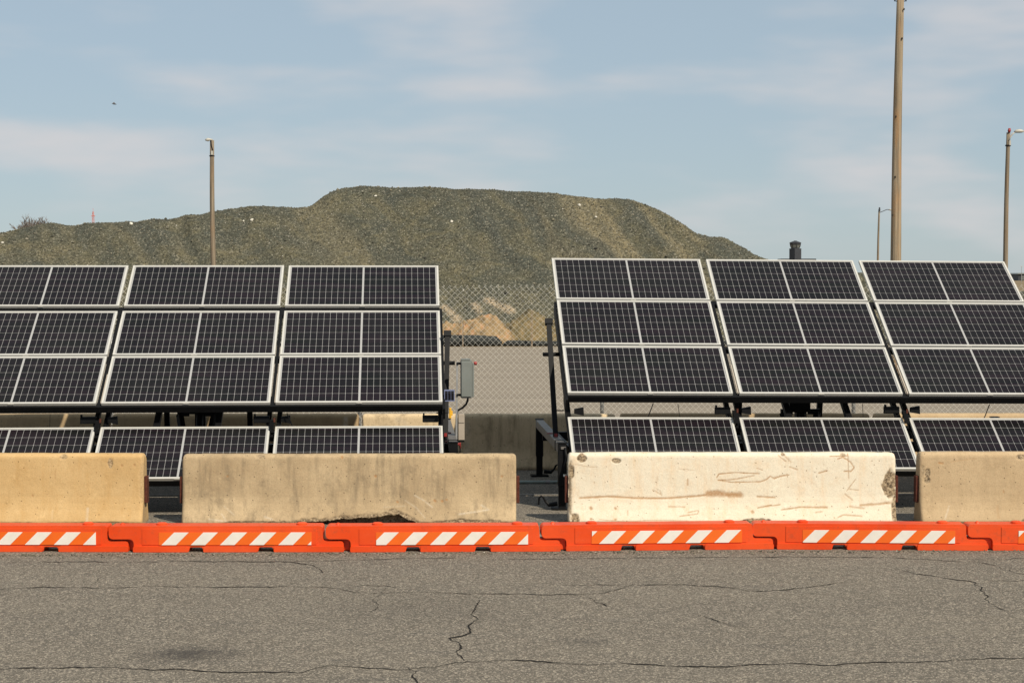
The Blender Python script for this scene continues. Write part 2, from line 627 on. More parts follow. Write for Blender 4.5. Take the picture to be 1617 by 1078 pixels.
CRACKS = [
    ([(0, 888), (100, 887), (200, 887.5), (300, 886), (400, 887), (470, 888), (490, 892), (505, 899), (514, 906)], 0.8),
    ([(400, 887), (500, 886), (560, 884), (640, 882), (740, 880)], 0.5),
    ([(-30, 931), (75, 927), (150, 928), (250, 926), (350, 927), (450, 926), (520, 927), (560, 934), (600, 937), (670, 935), (740, 937), (800, 938), (910, 939), (950, 936), (975, 931), (1000, 923), (1080, 923), (1130, 926), (1200, 934), (1240, 931), (1290, 925), (1335, 918)], 0.75),
    ([(540, 925), (580, 924), (640, 928)], 0.5),
    ([(610, 926), (603, 936), (590, 947), (597, 955), (585, 968)], 0.8),
    ([(880, 924), (940, 923), (1000, 923)], 0.55),
    ([(910, 939), (930, 944), (945, 951), (962, 957), (972, 964)], 1.0),
    ([(1240, 935), (1258, 940), (1275, 943)], 0.5),
    ([(758, 947), (750, 958), (745, 970), (755, 979), (738, 988), (741, 998), (727, 1004), (712, 1008), (731, 1021), (723, 1029), (727, 1037), (737, 1044)], 1.35),
    ([(-30, 1056), (120, 1053), (200, 1056), (280, 1057), (330, 1060), (420, 1062), (470, 1062), (520, 1050), (560, 1052), (620, 1057), (680, 1054), (740, 1044), (800, 1043), (860, 1045), (920, 1049), (980, 1047), (1080, 1053), (1160, 1052), (1250, 1047), (1300, 1050), (1400, 1046), (1450, 1045), (1520, 1041), (1650, 1037)], 0.95),
    ([(649, 1055), (655, 1066), (660, 1076), (658, 1090)], 1.5),
    ([(1410, 896), (1440, 904), (1500, 914), (1540, 919), (1550, 930), (1560, 940), (1556, 946), (1570, 958), (1597, 967)], 1.0),
    ([(760, 883), (900, 882), (1000, 881), (1100, 880), (1250, 879), (1400, 880), (1480, 884), (1540, 887), (1570, 892), (1600, 903), (1650, 915)], 0.75),
    ([(1480, 884), (1560, 883), (1640, 882)], 0.5),
    ([(1560, 918), (1650, 915)], 0.6),
    ([(1098, 968), (1125, 979), (1160, 988), (1200, 991)], 0.6),
    ([(108, 908), (116, 902), (125, 897)], 0.55),
    ([(150, 922), (157, 915), (155, 909)], 0.5),
    ([(245, 905), (250, 905)], 1.2),
]
for ci, (poly, wk) in enumerate(CRACKS):
    pts = [gnd(x, y) for x, y in poly]
    # resample and roughen
    line = []
    for a, b in zip(pts[:-1], pts[1:]):
        L = (b - a).length
        n = max(2, int(L / 0.035))
        for k in range(n):
            line.append(a.lerp(b, k / n))
    line.append(pts[-1])
    vv, ff = [], []
    for i, p in enumerate(line):
        j1 = float(vnoise(i * 0.31, ci * 9.1)) * 0.020 + float(vnoise(i * 0.9, ci * 5.7)) * 0.014
        j2 = float(vnoise(i * 0.27, ci * 3.3 + 50)) * 0.030 + float(vnoise(i * 0.8, ci * 2.7 + 9)) * 0.022
        wd = 0.0034 * wk * max(0.40, 0.95 + 1.2 * float(vnoise(i * 0.23, ci * 7.7 + 3)) + 0.5 * float(vnoise(i * 0.93, ci * 3.1 + 8))) + 0.0005
        e = min(i, len(line) - 1 - i) / 6.0
        wd *= min(1, 0.15 + e)
        d = line[min(i + 1, len(line) - 1)] - line[max(i - 1, 0)]
        # seen flat, so a line running away needs a width across it
        nrm = Vector((-d.y, d.x, 0)).normalized()
        c = p + Vector((j1, j2, 0.004))
        wl_ = wd * (0.75 + 1.6 * abs(nrm.y))
        vv += [c + nrm * wl_, c - nrm * wl_]
        if i:
            ff.append((2 * i - 2, 2 * i - 1, 2 * i + 1, 2 * i))
    G().add(vv, ff).build('crack', MT['crack'], lot)

# pale strip under the trailers: sunlight through the panel gap, put in as colour
ln = G().add([(-30, 23.05, 0.004), (30, 23.35, 0.004), (30, 23.45, 0.004), (-30, 23.15, 0.004)], [(0, 1, 2, 3)]).build('sun_strip', MT['line'], lot)

# ------------------------------------------------------------------ gravel stockpile
SIL = [(-900, 420), (-500, 402), (-200, 382), (-60, 374), (0, 366.5), (20, 364.5), (35, 361), (48, 359.5), (60, 356), (80, 354), (115, 355.5), (140, 353), (175, 352), (200, 351), (215, 352.5),
       (224, 350), (240, 347.5), (262, 347), (290, 342), (315, 340), (335, 334.5), (360, 331.5), (395, 328), (415, 326), (440, 328), (470, 327.5), (490, 325), (500, 318), (520, 306), (545, 297),
       (570, 293.5), (620, 296), (680, 297), (760, 299.5), (830, 303.5), (880, 306.5), (940, 313), (1000, 316.5), (1022, 324), (1045, 335), (1075, 353), (1100, 371), (1120, 375), (1130, 374),
       (1140, 373.5), (1150, 377), (1170, 389), (1195, 404), (1215, 411), (1300, 425), (1420, 440), (1560, 460)]
Y0, CT = 77.0, 1.50
cx_, ch_ = [], []
for x, y in SIL:
    s = (HOR - y) / FPX
    hc = max(0.0, (CAMH + s * Y0) / (1 - CT * s))
    cx_.append((x - CX) / FPX * (Y0 + CT * hc))
    ch_.append(hc)
nx, ny = 520, 150
gx = np.linspace(-52, 27, nx)
gy = np.concatenate([np.linspace(Y0 - 1.0, Y0 + 14, 118), np.linspace(Y0 + 14.3, Y0 + 60, ny - 118)])
GX, GY = np.meshgrid(gx, gy, indexing='ij')
HC = np.interp(gx, cx_, ch_)[:, None]
rise = (GY - Y0) / CT
back = HC - np.maximum(0, (GY - (Y0 + CT * HC))) * 0.16
Zh = np.minimum(rise, back)
k = 0.18
Zh = -k * np.logaddexp(-rise / k, -back / k) + 0.10
toe = np.clip(1.0 - (GY - Y0) / 4.0, 0, 1)
Zh = np.maximum(Zh, 0.0) - 0.0
rad = GX + (GY - Y0) * 0.55 + fbm(GX * 0.12, GY * 0.12, 3) * 3.0          # streak direction: fanning down to the right
riv = fbm(rad * 0.9, (GY + GX * .3) * 0.10, 1.0, 4)
mask = np.clip(Zh / 0.8, 0, 1) * np.clip((HC - Zh) / 0.7 + 0.25, 0.25, 1)
Zh = Zh + mask * (riv * 0.40 + fbm(GX * 0.7, GY * 0.7, 5, 4) * 0.22 + fbm(GX * 3.1, GY * 3.1, 9, 3) * 0.09)
Zh = np.where(GY < Y0 - 0.5, -0.3, Zh)
verts = np.stack([GX, GY, Zh], -1).reshape(-1, 3)
ii = np.arange(nx - 1)[:, None] * ny + np.arange(ny - 1)[None, :]
faces = np.stack([ii, ii + ny, ii + ny + 1, ii + 1], -1).reshape(-1, 4)
me = bpy.data.meshes.new('gravel_hill')
me.from_pydata(verts.tolist(), [], faces.tolist())
stv = np.clip(fbm(rad * 0.95, (GY + GX * .3) * 0.07, 20, 5) * 4.0 - 0.25, 0, 1) * np.clip(GX * 0.06 + 0.9, 0.25, 1)
dkv = np.clip(fbm(rad * 0.8, (GY + GX * .3) * 0.09, 40, 5) * 4.0 - 0.25, 0, 1)
pat = np.exp(-(((GX - (930 - CX) / FPX * 87) / 1.5) ** 2 + ((GY - 87.0) / 2.0) ** 2))
stv = np.maximum(stv, pat * 0.5)
sandv = np.zeros_like(GX)
for (ax, ay, bx, by, wd_) in ((770, 483, 806, 502, 0.16), (702, 484, 722, 510, 0.14), (746, 486, 758, 500, 0.08)):
    pa, pb = at(ax, ay, 79.1), at(bx, by, 78.0)
    ya, yb = Y0 + pa.z * CT, Y0 + pb.z * CT
    tt = np.clip(((GX - pa.x) * (pb.x - pa.x) + (GY - ya) * (yb - ya)) / ((pb.x - pa.x) ** 2 + (yb - ya) ** 2), 0, 1)
    dd = np.hypot(GX - pa.x - tt * (pb.x - pa.x), GY - ya - tt * (yb - ya))
    sandv = np.maximum(sandv, np.clip(1.6 - dd / wd_ + fbm(GX * 3, GY * 3, 60, 3) * 1.6, 0, 1))
for nm, arr_ in (('streak', stv), ('dark', dkv), ('sand', sandv)):
    at_ = me.attributes.new(nm, 'FLOAT', 'POINT')
    at_.data.foreach_set('value', arr_.reshape(-1).astype(np.float32))
hill = tag(link('gravel_hill', me, MT['hill'], None, True), kind='structure')


def hill_z(x, y):
    i = np.clip(np.searchsorted(gx, x) - 1, 0, nx - 2)
    j = np.clip(np.searchsorted(gy, y) - 1, 0, ny - 2)
    tx = (x - gx[i]) / (gx[i + 1] - gx[i])
    ty = (y - gy[j]) / (gy[j + 1] - gy[j])
    return (Zh[i, j] * (1 - tx) + Zh[i + 1, j] * tx) * (1 - ty) + (Zh[i, j + 1] * (1 - tx) + Zh[i + 1, j + 1] * tx) * ty


OCT = np.array([(1, 0, 0), (-1, 0, 0), (0, 1, 0), (0, -1, 0), (0, 0, 1), (0, 0, -1)], float)
OCF = [(0, 2, 4), (2, 1, 4), (1, 3, 4), (3, 0, 4), (2, 0, 5), (1, 2, 5), (3, 1, 5), (0, 3, 5)]
N = 45000
sx = rng.uniform(-30, 20, N)
sy = rng.uniform(Y0 + 0.2, Y0 + 15, N)
hcx = np.interp(sx, cx_, ch_)
keep = (sy - Y0) / CT < hcx + 1.0
sx, sy = sx[keep], sy[keep]
sz = hill_z(sx, sy)
size = 0.020 + 0.032 * rng.random(len(sx)) ** 3 + 0.05 * (rng.random(len(sx)) > 0.992)
jit = rng.uniform(0.55, 1.25, (len(sx), 6, 1)) * OCT[None] * size[:, None, None] * np.array([1, 1, 0.8])
ang = rng.uniform(0, 6.28, len(sx))
ca_, sa_ = np.cos(ang)[:, None], np.sin(ang)[:, None]
rx_, ry_ = jit[..., 0] * ca_ - jit[..., 1] * sa_, jit[..., 0] * sa_ + jit[..., 1] * ca_
sv = np.stack([rx_ + sx[:, None], ry_ + sy[:, None], jit[..., 2] + sz[:, None] + size[:, None] * 0.3], -1).reshape(-1, 3)
sf = (np.array(OCF)[None] + (np.arange(len(sx)) * 6)[:, None, None]).reshape(-1, 3)
me = bpy.data.meshes.new('loose_gravel')
me.from_pydata(sv.tolist(), [], sf.tolist())
tag(link('loose_gravel', me, MT['stones']), 'loose pale and dark stones scattered over the gravel hill', 'gravel', kind='stuff')


def rock(name, x, y, px_w, m, label, cat='rock'):
    """single rock on the hill slope seen at photo pixel (x, y)"""
    best = None
    for Y in np.linspace(Y0 - 0.5, Y0 + 16, 700):
        p = at(x, y, Y)
        if hill_z(np.array([p.x]), np.array([Y]))[0] >= p.z:
            best = p
            break
    if best is None:
        best = at(x, y, Y0 + 10)
    r = px_w / FPX * best.y / 2
    bm = bmesh.new()
    bmesh.ops.create_icosphere(bm, subdivisions=2, radius=1)
    for v in bm.verts:
        kk = 1 + 0.35 * float(vnoise(v.co.x * 1.3 + x, v.co.y * 1.3, v.co.z * 1.3))
        v.co = Vector((v.co.x * r * kk, v.co.y * r * kk * 0.9, v.co.z * r * kk * 0.75))
    me_ = bpy.data.meshes.new(name)
    bm.to_mesh(me_)
    bm.free()
    o = link(name, me_, m)
    o.location = best + Vector((0, 0, r * 0.1))
    return tag(o, label, cat)


rock('white_rock', 398, 348, 6.0, MT['whiterock'], 'largest white rock on the hill, right of the lamp pole')
rock('white_rock', 207, 353.5, 6.0, MT['whiterock'], 'white rock on the hill crest, left of the lamp pole')
rock('white_rock', 4, 383.5, 5.0, MT['whiterock'], 'white rock on the slope at the left edge')
rock('white_rock', 593, 310, 4.5, MT['whiterock'], 'small white rock just below the left end of the hilltop')
rock('white_rock', 713, 350, 4.5, MT['whiterock'], 'small white rock high on the middle of the hill')
rock('white_rock', 915, 324, 5.0, MT['whiterock'], 'white rock below the right part of the hilltop')
rock('white_rock', 941, 343, 4.5, MT['whiterock'], 'white rock on the pale streak right of the hilltop')
rock('dark_rock', 940, 393, 6.0, MT['hole'], 'dark rock low on the hill above the right solar trailer')
rock('dark_rock', 799, 464, 6.0, MT['hole'], 'dark rock on the hillside seen through the fence')
rock('dark_rock', 671, 408, 5.0, MT['hole'], 'dark rock just above the left solar trailer')


# small mounds at the foot of the hill
def mound(name, pts, Y, depth, m, seed):
    """pts: photo outline (x, y) of the crest"""
    xs = np.array([at(x, y, Y).x for x, y in pts])
    hs = np.array([max(0.0, at(x, y, Y).z) for x, y in pts])
    n1, n2 = 110, 44
    X = np.linspace(xs[0], xs[-1], n1)
    T = np.linspace(-1, 1, n2)
    XX, TT = np.meshgrid(X, T, indexing='ij')
    base = np.interp(X, xs, hs)[:, None] * (1 - np.abs(TT) ** 1.6)
    Z = base * (1 + 0.25 * fbm(XX * 1.2, TT * 2.0, seed, 4)) + 0.30 * fbm(XX * 4.5, TT * 7, seed + 3, 4) * np.minimum(1, base * 2) - 0.03
    V = np.stack([XX, Y + TT * depth, Z], -1).reshape(-1, 3)
    q = np.arange(n1 - 1)[:, None] * n2 + np.arange(n2 - 1)[None, :]
    F = np.stack([q, q + n2, q + n2 + 1, q + 1], -1).reshape(-1, 4)
    me_ = bpy.data.meshes.new(name)
    me_.from_pydata(V.tolist(), [], F.tolist())
    return tag(link(name, me_, m, None, True), kind='structure')


mound('dirt_mound', [(560, 547), (620, 522), (690, 512), (712, 509), (735, 507), (752, 502), (768, 499), (782, 501), (794, 508), (803, 520), (812, 535), (818, 547)], 75.0, 1.6, MT['dirt'], 3)
mound('dirt_mound', [(775, 547), (790, 518), (812, 502), (835, 490), (848, 492), (862, 501), (880, 500), (930, 510), (1000, 530), (1040, 547)], 76.0, 1.5, MT['grassdirt'], 8)


def sock(x0, x1, Y, r, m, label, seed):
    a, b = (x0 - CX) / FPX * Y, (x1 - CX) / FPX * Y
    n = int((b - a) / 0.25) + 2
    pts, rs = [], []
    for i in range(n):
        t = a + (b - a) * i / (n - 1)
        rr = r * (1 + 0.12 * float(vnoise(t * 1.3, seed)))
        if i in (0, n - 1):
            rr *= 0.4
        pts.append((t, Y + 0.12 * float(vnoise(t * 0.4, seed + 4)), rr * 0.93))
        rs.append(rr)
    o = G().tube(pts, rs, 12).build('filter_sock', m, None, True)
    return tag(o, label, 'erosion sock', 'filter socks along the road edge')


sock(-900, 792, 73.4, 0.215, MT['sock'], 'thick black erosion sock along the road edge left of the gap', 1)
sock(793, 2200, 73.4, 0.11, MT['sock'], 'thin black erosion sock along the road edge right of the gap', 2)
for x, y0, lab in ((731, 505, 'thin stake before the orange dirt mound, left of the two'), (840, 490, 'thin stake before the grassy mound, right of the two')):
    p = at(x, 545, 73.0)
    top = at(x, y0, 73.0)
    tag(G().bar((p.x, 73.0, -0.05), (top.x, 73.0, top.z), 0.045, 0.045).build('stake', MT['woodgrey']), lab, 'stake', 'stakes at the foot of the hill')


# ------------------------------------------------------------------ concrete barriers
def jersey_profile(H, nf):
    """front half of the profile from the foot up to the top centre: (half width, z)"""
    key = [(0.205, 0.0), (0.205, 0.04), (0.196, 0.065), (0.158, 0.16), (0.138, 0.23), (0.125, 0.30), (0.116, 0.40), (0.096, H - 0.05), (0.090, H - 0.028), (0.072, H - 0.010), (0.048, H), (0.0, H)]
    key = [Vector(k_) for k_ in key]
    seg = [(b - a).length for a, b in zip(key[:-1], key[1:])]
    tot = sum(seg)
    out = []
    for i in range(nf + 1):
        d = tot * i / nf
        for a, b, s in zip(key[:-1], key[1:], seg):
            if d <= s + 1e-9:
                out.append(a.lerp(b, d / s))
                break
            d -= s
        else:
            out.append(key[-1].copy())
    return out


def dseg(U, Z, line):
    best = np.full(U.shape, 1e9)
    for (a, b), (c, d) in zip(line[:-1], line[1:]):
        vx, vz = c - a, d - b
        t = np.clip(((U - a) * vx + (Z - b) * vz) / (vx * vx + vz * vz + 1e-12), 0, 1)
        best = np.minimum(best, np.hypot(U - a - t * vx, Z - b - t * vz))
    return best


def concrete_barrier(xl, xr, D, H, m, label, res=0.0085, nf=96, yaw=0.0, seed=0, scars=(), chalk_sun_lines=(), spalls=(), eaten=None, plates='LR', group=None, lift=0.0):
    """xl, xr: photo pixels of the ends at depth D.  Marks are in photo pixels and mapped on to the face."""
    X0, X1 = (xl - CX) / FPX * D, (xr - CX) / FPX * D
    L = X1 - X0
    ppm = FPX / D
    ytop = HOR + (CAMH - H) / D * FPX
    ybot = HOR + CAMH / (D - 0.205) * FPX

    def uz(p):
        return ((p[0] - xl) / ppm, (ybot - p[1]) / (ybot - ytop) * H)

    root = empty('concrete_barrier', ((X0 + X1) / 2, D, 0), yaw)
    tag(root, label, 'concrete barrier', group)
    fr = jersey_profile(H, nf)
    bk = jersey_profile(H, 18)
    ring = [(-p.x, p.y) for p in fr] + [(p.x, p.y) for p in reversed(bk[:-1])]
    nr = len(ring)
    us = np.concatenate([[0, 0.006, 0.014, 0.026, 0.045], np.arange(0.06, L - 0.06, res), L - np.array([0.045, 0.026, 0.014, 0.006, 0])])
    nu = len(us)
    RY = np.array([r[0] for r in ring])[None, :].repeat(nu, 0)
    RZ = np.array([r[1] for r in ring])[None, :].repeat(nu, 0)
    U = us[:, None].repeat(nr, 1)
    e = np.minimum(U, L - U)
    # rounded vertical ends and rounded upper corners
    RY = RY * (1 - 0.16 * np.clip(1 - e / 0.03, 0, 1) ** 2)
    cr = 0.042
    drop = np.where(e < cr, cr - np.sqrt(np.maximum(0, cr ** 2 - (cr - e) ** 2)), 0)
    RZ = RZ - drop * np.clip((RZ - (H - 0.20)) / 0.20, 0, 1)
    front = RY < 0
    dy = fbm(U * 1.3, RZ * 1.3, seed, 4) * 0.010 + fbm(U * 9, RZ * 9, seed + 5, 3) * 0.0025
    scar, chalk_sun, spall = np.zeros_like(U), np.zeros_like(U), np.zeros_like(U)
    for s in scars:
        pts, w, k_ = s
        d = dseg(U, RZ, [uz(p) for p in pts])
        wv = w / ppm / 2 * (1 + 0.7 * fbm(U * 26, RZ * 26, seed + 11, 3))
        scar = np.maximum(scar, k_ * np.clip(1.5 - d / np.maximum(wv, 0.0045), 0, 1))
    for s in chalk_sun_lines:
        pts, w, k_ = s
        d = dseg(U, RZ, [uz(p) for p in pts])
        chalk_sun = np.maximum(chalk_sun, k_ * np.clip(1.5 - d / max(w / ppm / 2, 0.0045), 0, 1))
    for (px, py, rx, ry, k_) in spalls:
        u0, z0 = uz((px, py))
        q = np.hypot((U - u0) / (rx / ppm), (RZ - z0) / (ry / ppm)) + 0.55 * fbm(U * 13, RZ * 13, seed + 21, 4)
        spall = np.maximum(spall, k_ * np.clip((1.0 - q) * 6, 0, 1))
    # worn foot: aggregate showing in a ragged band
    foot = 0.028 + 0.030 * fbm(U * 3, seed + 0.5, 2, 4)
    spall = np.maximum(spall, np.clip((foot - RZ) * 60, 0, 1) * 0.85)
    zlift = np.zeros_like(U)
    if eaten:
        eu = np.array([uz(p)[0] for p in eaten])
        ez = np.array([uz(p)[1] for p in eaten])
        edge = np.interp(U, eu, ez, left=-0.05, right=-0.05) + 0.022 * fbm(U * 14, 3.0, seed + 2, 4)
        inside = np.clip((edge - RZ) * 40, 0, 1) * front
        zlift = inside
        spall = np.maximum(spall, np.clip((edge + 0.045 + 0.03 * fbm(U * 9, RZ * 9, seed, 3) - RZ) * 40, 0, 1) * front * (edge > -0.02))
    rough = spall * (fbm(U * 30, RZ * 30, seed + 31, 3) * 0.018 - 0.012)
    Yv = RY + np.where(front, -dy - rough, dy) - scar * front * -0.003
    Yv = Yv + zlift * 0.20          # the bite goes under the barrier
    if eaten:
        Yv = np.where((zlift > 0) & (Yv > -0.02), -0.02 - 0.0 * Yv, Yv)
    Zv = RZ + np.where(RZ > H - 0.02, fbm(U * 4, RY * 4, seed + 41, 4) * 0.006, 0) - np.where((e < 0.2) & (RZ > H - .1), np.abs(fbm(U * 17, RY * 17, seed + 2, 3)) * 0.01, 0)
    V = np.stack([U - L / 2, Yv, Zv + lift], -1).reshape(-1, 3)
    q = np.arange(nu - 1)[:, None] * nr + np.arange(nr - 1)[None, :]
    F = np.stack([q, q + nr, q + nr + 1, q + 1], -1).reshape(-1, 4).tolist()
    F.append(list(range(nr)))
    F.append([(nu - 1) * nr + i for i in range(nr - 1, -1, -1)])
    me_ = bpy.data.meshes.new('body')
    me_.from_pydata(V.tolist(), [], F)
    for nm, arr_ in (('scar', scar * front), ('chalk_sun', chalk_sun * front), ('spall', spall)):
        a_ = me_.attributes.new(nm, 'FLOAT', 'POINT')
        a_.data.foreach_set('value', arr_.reshape(-1).astype(np.float32))
    body = link('body', me_, m, root, True)
    me_.polygons.foreach_set('use_smooth', [True] * (len(F) - 2) + [False, False])
    for s_ in plates:
        sx_ = -1 if s_ == 'L' else 1
        g = G().box((sx_ * (L / 2 + 0.018), -0.02, 0.375), (0.036, 0.10, 0.30))
        g.box((sx_ * (L / 2 + 0.030), -0.045, 0.375), (0.012, 0.02, 0.26))
        pl = g.build('connector_plate', MT['rust'], root, bevel=0.004, seg=1)
    return root


C_YEL = mat_concrete('concrete_yellow_tan', (0.500, 0.325, 0.148), (0.585, 0.405, 0.205), (0.46, 0.27, 0.10), 0.5)
C_TAN = mat_concrete('concrete_grey_tan', (0.360, 0.262, 0.155), (0.515, 0.390, 0.240), (0.215, 0.165, 0.105), 0.8)
C_CREAM = mat_concrete('concrete_cream_paint', (0.68, 0.60, 0.47), (0.72, 0.645, 0.515), (0.68, 0.43, 0.22), 0.40)
C_PALE = mat_concrete('concrete_pale_tan', (0.420, 0.300, 0.175), (0.500, 0.372, 0.228), (0.31, 0.22, 0.13), 0.45)
C_BRN = mat_concrete('concrete_brown', (0.34, 0.240, 0.135), (0.41, 0.30, 0.175), (0.23, 0.16, 0.095), 0.45)
C_MOULD = mat_concrete('concrete_mouldy', (0.56, 0.43, 0.27), (0.64, 0.50, 0.32), (0.15, 0.11, 0.07), 0.62)

concrete_barrier(-300, 227.5, 20.62, 0.778, C_YEL, 'yellowish concrete barrier at the left edge behind the orange barricades', seed=11,
                 spalls=[(101, 721, 7, 4, 0.6), (175, 731, 4.5, 8, 0.7), (226, 760, 3, 40, 0.35)],
                 scars=[([(89, 740), (88, 756)], 1.2, 0.6), ([(193, 734), (194, 735)], 2.5, 0.9), ([(213, 733), (213.5, 734)], 2.5, 0.9), ([(53, 783), (54, 784)], 2.5, 0.8), ([(222, 730), (222, 800)], 1.2, 0.5)],
                 chalk_sun_lines=[([(141, 804), (141, 824)], 4, 0.55), ([(86, 807), (86, 825)], 2, 0.3)], plates='R')
concrete_barrier(289, 815, 20.60, 0.775, C_TAN, 'grey tan concrete barrier with its bottom edge broken out in the middle', seed=23, yaw=0.006,
                 eaten=[(430, 831), (460, 829), (490, 826.5), (515, 823), (545, 821), (580, 818), (608, 816), (626, 815), (640, 820.5), (655, 826), (668, 831)],
                 spalls=[(412, 720, 8, 3, 0.5), (740, 827, 60, 6, 0.9), (400, 828, 50, 5, 0.8), (620, 808, 8, 4, 0.7)],
                 chalk_sun_lines=[([(655, 783), (668, 790), (683, 802)], 2.2, 0.6), ([(640, 791), (658, 803), (672, 819)], 1.6, 0.45), ([(725, 813), (772, 806), (760, 799)], 2.6, 0.65), ([(640, 800), (606, 802)], 1.6, 0.3),
                         ([(333, 820), (360, 824), (352, 812)], 2.2, 0.6), ([(355, 800), (372, 814)], 1.8, 0.4), ([(420, 817), (432, 821)], 3, 0.6)],
                 scars=[([(593, 751.5), (594, 752)], 3, 1), ([(792, 752), (793, 752.5)], 3, 1), ([(686, 791), (688, 792)], 3.5, 1), ([(698, 792), (699, 793)], 3, 1), ([(705, 790), (706, 790)], 2.5, 1), ([(627, 793), (629, 794)], 2.5, 1), ([(540, 720), (541, 722)], 3, 1), ([(360, 752), (361, 752)], 2.5, .9)], plates='LR')
SC3 = [
    ([(915, 787), (960, 784.5), (1000, 787), (1050, 787.5), (1100, 784), (1122, 781)], 3.0, 0.85), ([(1118, 780), (1130, 779), (1150, 782), (1167, 782.5)], 8.5, 0.9),
    ([(1131, 754), (1134, 748.5), (1160, 746), (1198, 748)], 1.8, 0.9), ([(1133, 758.5), (1160, 757), (1190, 751)], 1.5, 0.8), ([(1133, 758), (1155, 762), (1200, 761), (1210, 757), (1215, 752), (1222, 756), (1232, 752), (1245, 750)], 1.7, 0.9),
    ([(1195, 785), (1222, 786.5)], 2.6, 0.8), ([(1195, 803), (1217, 798)], 2.0, 0.8), ([(1055, 801), (1080, 801.5)], 2.0, 0.6), ([(1072, 816), (1100, 812), (1102, 807), (1085, 810)], 1.8, 0.7),
    ([(1228, 718), (1240, 728)], 1.6, 0.8), ([(1236, 717), (1248, 729)], 1.6, 0.7), ([(1310, 720), (1338, 719)], 1.6, 0.9), ([(1322, 724), (1330, 721), (1342, 729), (1348, 738), (1343, 744), (1332, 744)], 1.7, 0.9), ([(1338, 716), (1339, 756)], 1.5, 0.8),
    ([(1246, 737), (1258, 741)], 2.2, 0.7), ([(1292, 747), (1305, 743)], 2.2, 0.8), ([(1350, 757), (1336, 776)], 1.3, 0.7), ([(1333, 781), (1345, 791)], 1.6, 0.7), ([(1338, 773), (1354, 775)], 1.8, 0.6), ([(1232, 806), (1262, 802), (1304, 802.5)], 2.4, 0.8), ([(1200, 802), (1230, 798)], 2.0, 0.8), ([(1200, 785), (1222, 787)], 2, 0.7),
    ([(1340, 801), (1362, 804)], 3.0, 0.6), ([(1357, 799), (1385, 797), (1403, 795)], 3.4, 0.75), ([(1320, 818), (1330, 814), (1358, 816)], 2.0, 0.7), ([(1286, 810), (1296, 809)], 2, 0.5),
    ([(945, 821), (985, 824), (1030, 822), (1085, 823)], 1.3, 0.6), ([(900, 731), (925, 736), (942, 737)], 1.2, 0.5), ([(1041, 775), (1044, 783)], 1.8, 0.6), ([(1030, 774), (1042, 781)], 2.0, 0.5), ([(1085, 757), (1085, 766)], 3.0, 0.7),
    ([(932, 803), (933, 804)], 4, 0.9), ([(970, 803), (971, 804)], 3.2, 0.9), ([(932, 820), (932.5, 820)], 3.2, 0.9), ([(970, 821), (971, 821)], 3, 0.8), ([(938, 761), (938, 763)], 1.8, 0.7), ([(990, 808), (990, 814)], 2.4, 0.5), ([(1186, 809), (1187, 810)], 4.5, 0.8), ([(1070, 740), (1095, 742)], 1.2, 0.4), ([(1037, 752), (1036, 766)], 1.5, 0.4), ([(1194, 739), (1203, 742)], 1.8, 0.7), ([(1222, 754), (1242, 749)], 1.4, 0.7),
]
concrete_barrier(897, 1413.5, 20.66, 0.785, C_CREAM, 'cream painted concrete barrier covered in brown scratches and scrapes', seed=37, yaw=0.008, scars=SC3,
                 spalls=[(918, 722, 9, 6.5, 1.0), (973, 727, 7, 4, 0.9), (903, 746, 4, 12, 1.0), (900, 770, 3, 50, 0.8), (907, 820, 8, 11, 1.0), (1404, 768, 12, 24, 1.0), (1410, 806, 5, 26, 1.0), (1190, 826, 26, 6, 1.0), (1110, 828, 20, 4, 0.9), (1236, 717, 4, 3, 0.9), (1330, 718, 5, 3, .8)], plates='LR')
concrete_barrier(1450.5, 1990, 20.68, 0.79, C_PALE, 'pale tan concrete barrier at the right edge with pitted holes near its end', seed=53, yaw=0.006,
                 spalls=[(1463, 748, 5, 7, 1.0), (1462, 758, 5, 5, 1.0), (1610, 721, 8, 5, 0.9), (1615, 825, 9, 6, 1.0), (1455, 745, 2.5, 12, 0.6)],
                 chalk_sun_lines=[([(1496, 800), (1488, 820)], 2.6, 0.5)], scars=[([(1481, 730), (1487, 731)], 2.5, 0.9), ([(1500, 728), (1540, 723)], 2, 0.3), ([(1582, 775), (1583, 778)], 2, 0.7), ([(1572, 800), (1572, 818)], 4, 0.25)], plates='L')

R = dict(res=0.03, nf=30, group='rear barriers behind the trailers')
concrete_barrier(-226, 172, 26.42, 0.79, C_BRN, 'rear concrete barrier seen under the leftmost solar panels', seed=61, **R)
concrete_barrier(178, 566, 26.42, 0.79, C_BRN, 'brown rear concrete barrier behind the middle of the left trailer', seed=67, chalk_sun_lines=[([(546, 661), (546, 684)], 6, 0.9)], **R)
concrete_barrier(572, 972, 26.40, 0.792, C_MOULD, 'mould stained rear concrete barrier seen in the gap between the trailers', seed=71,
                 chalk_sun_lines=[([(738, 668), (738, 735)], 9, 0.35), ([(628, 662), (640, 668), (650, 682)], 9, 0.35)], **R)  # upright pale strip is sunlight beside a shadow edge, put into the colour
concrete_barrier(979, 1373, 26.44, 0.795, C_BRN, 'rear concrete barrier behind the middle of the right trailer', seed=79, **R)
concrete_barrier(1380, 1780, 26.46, 0.795, C_PALE, 'rear concrete barrier seen under the rightmost solar panels', seed=83, **R)


# ------------------------------------------------------------------ orange barricades
def clip_poly(poly, x0, x1):
    for s, lim in ((1, x0), (-1, x1)):
        out = []
        for i in range(len(poly)):
            a, b = poly[i - 1], poly[i]
            ia, ib = s * (a[0] - lim) >= 0, s * (b[0] - lim) >= 0
            if ia != ib:
                t = (lim - a[0]) / (b[0] - a[0])
                out.append((lim, a[1] + t * (b[1] - a[1])))
            if ib:
                out.append(b)
        poly = out
        if len(poly) < 3:
            return []
    return poly


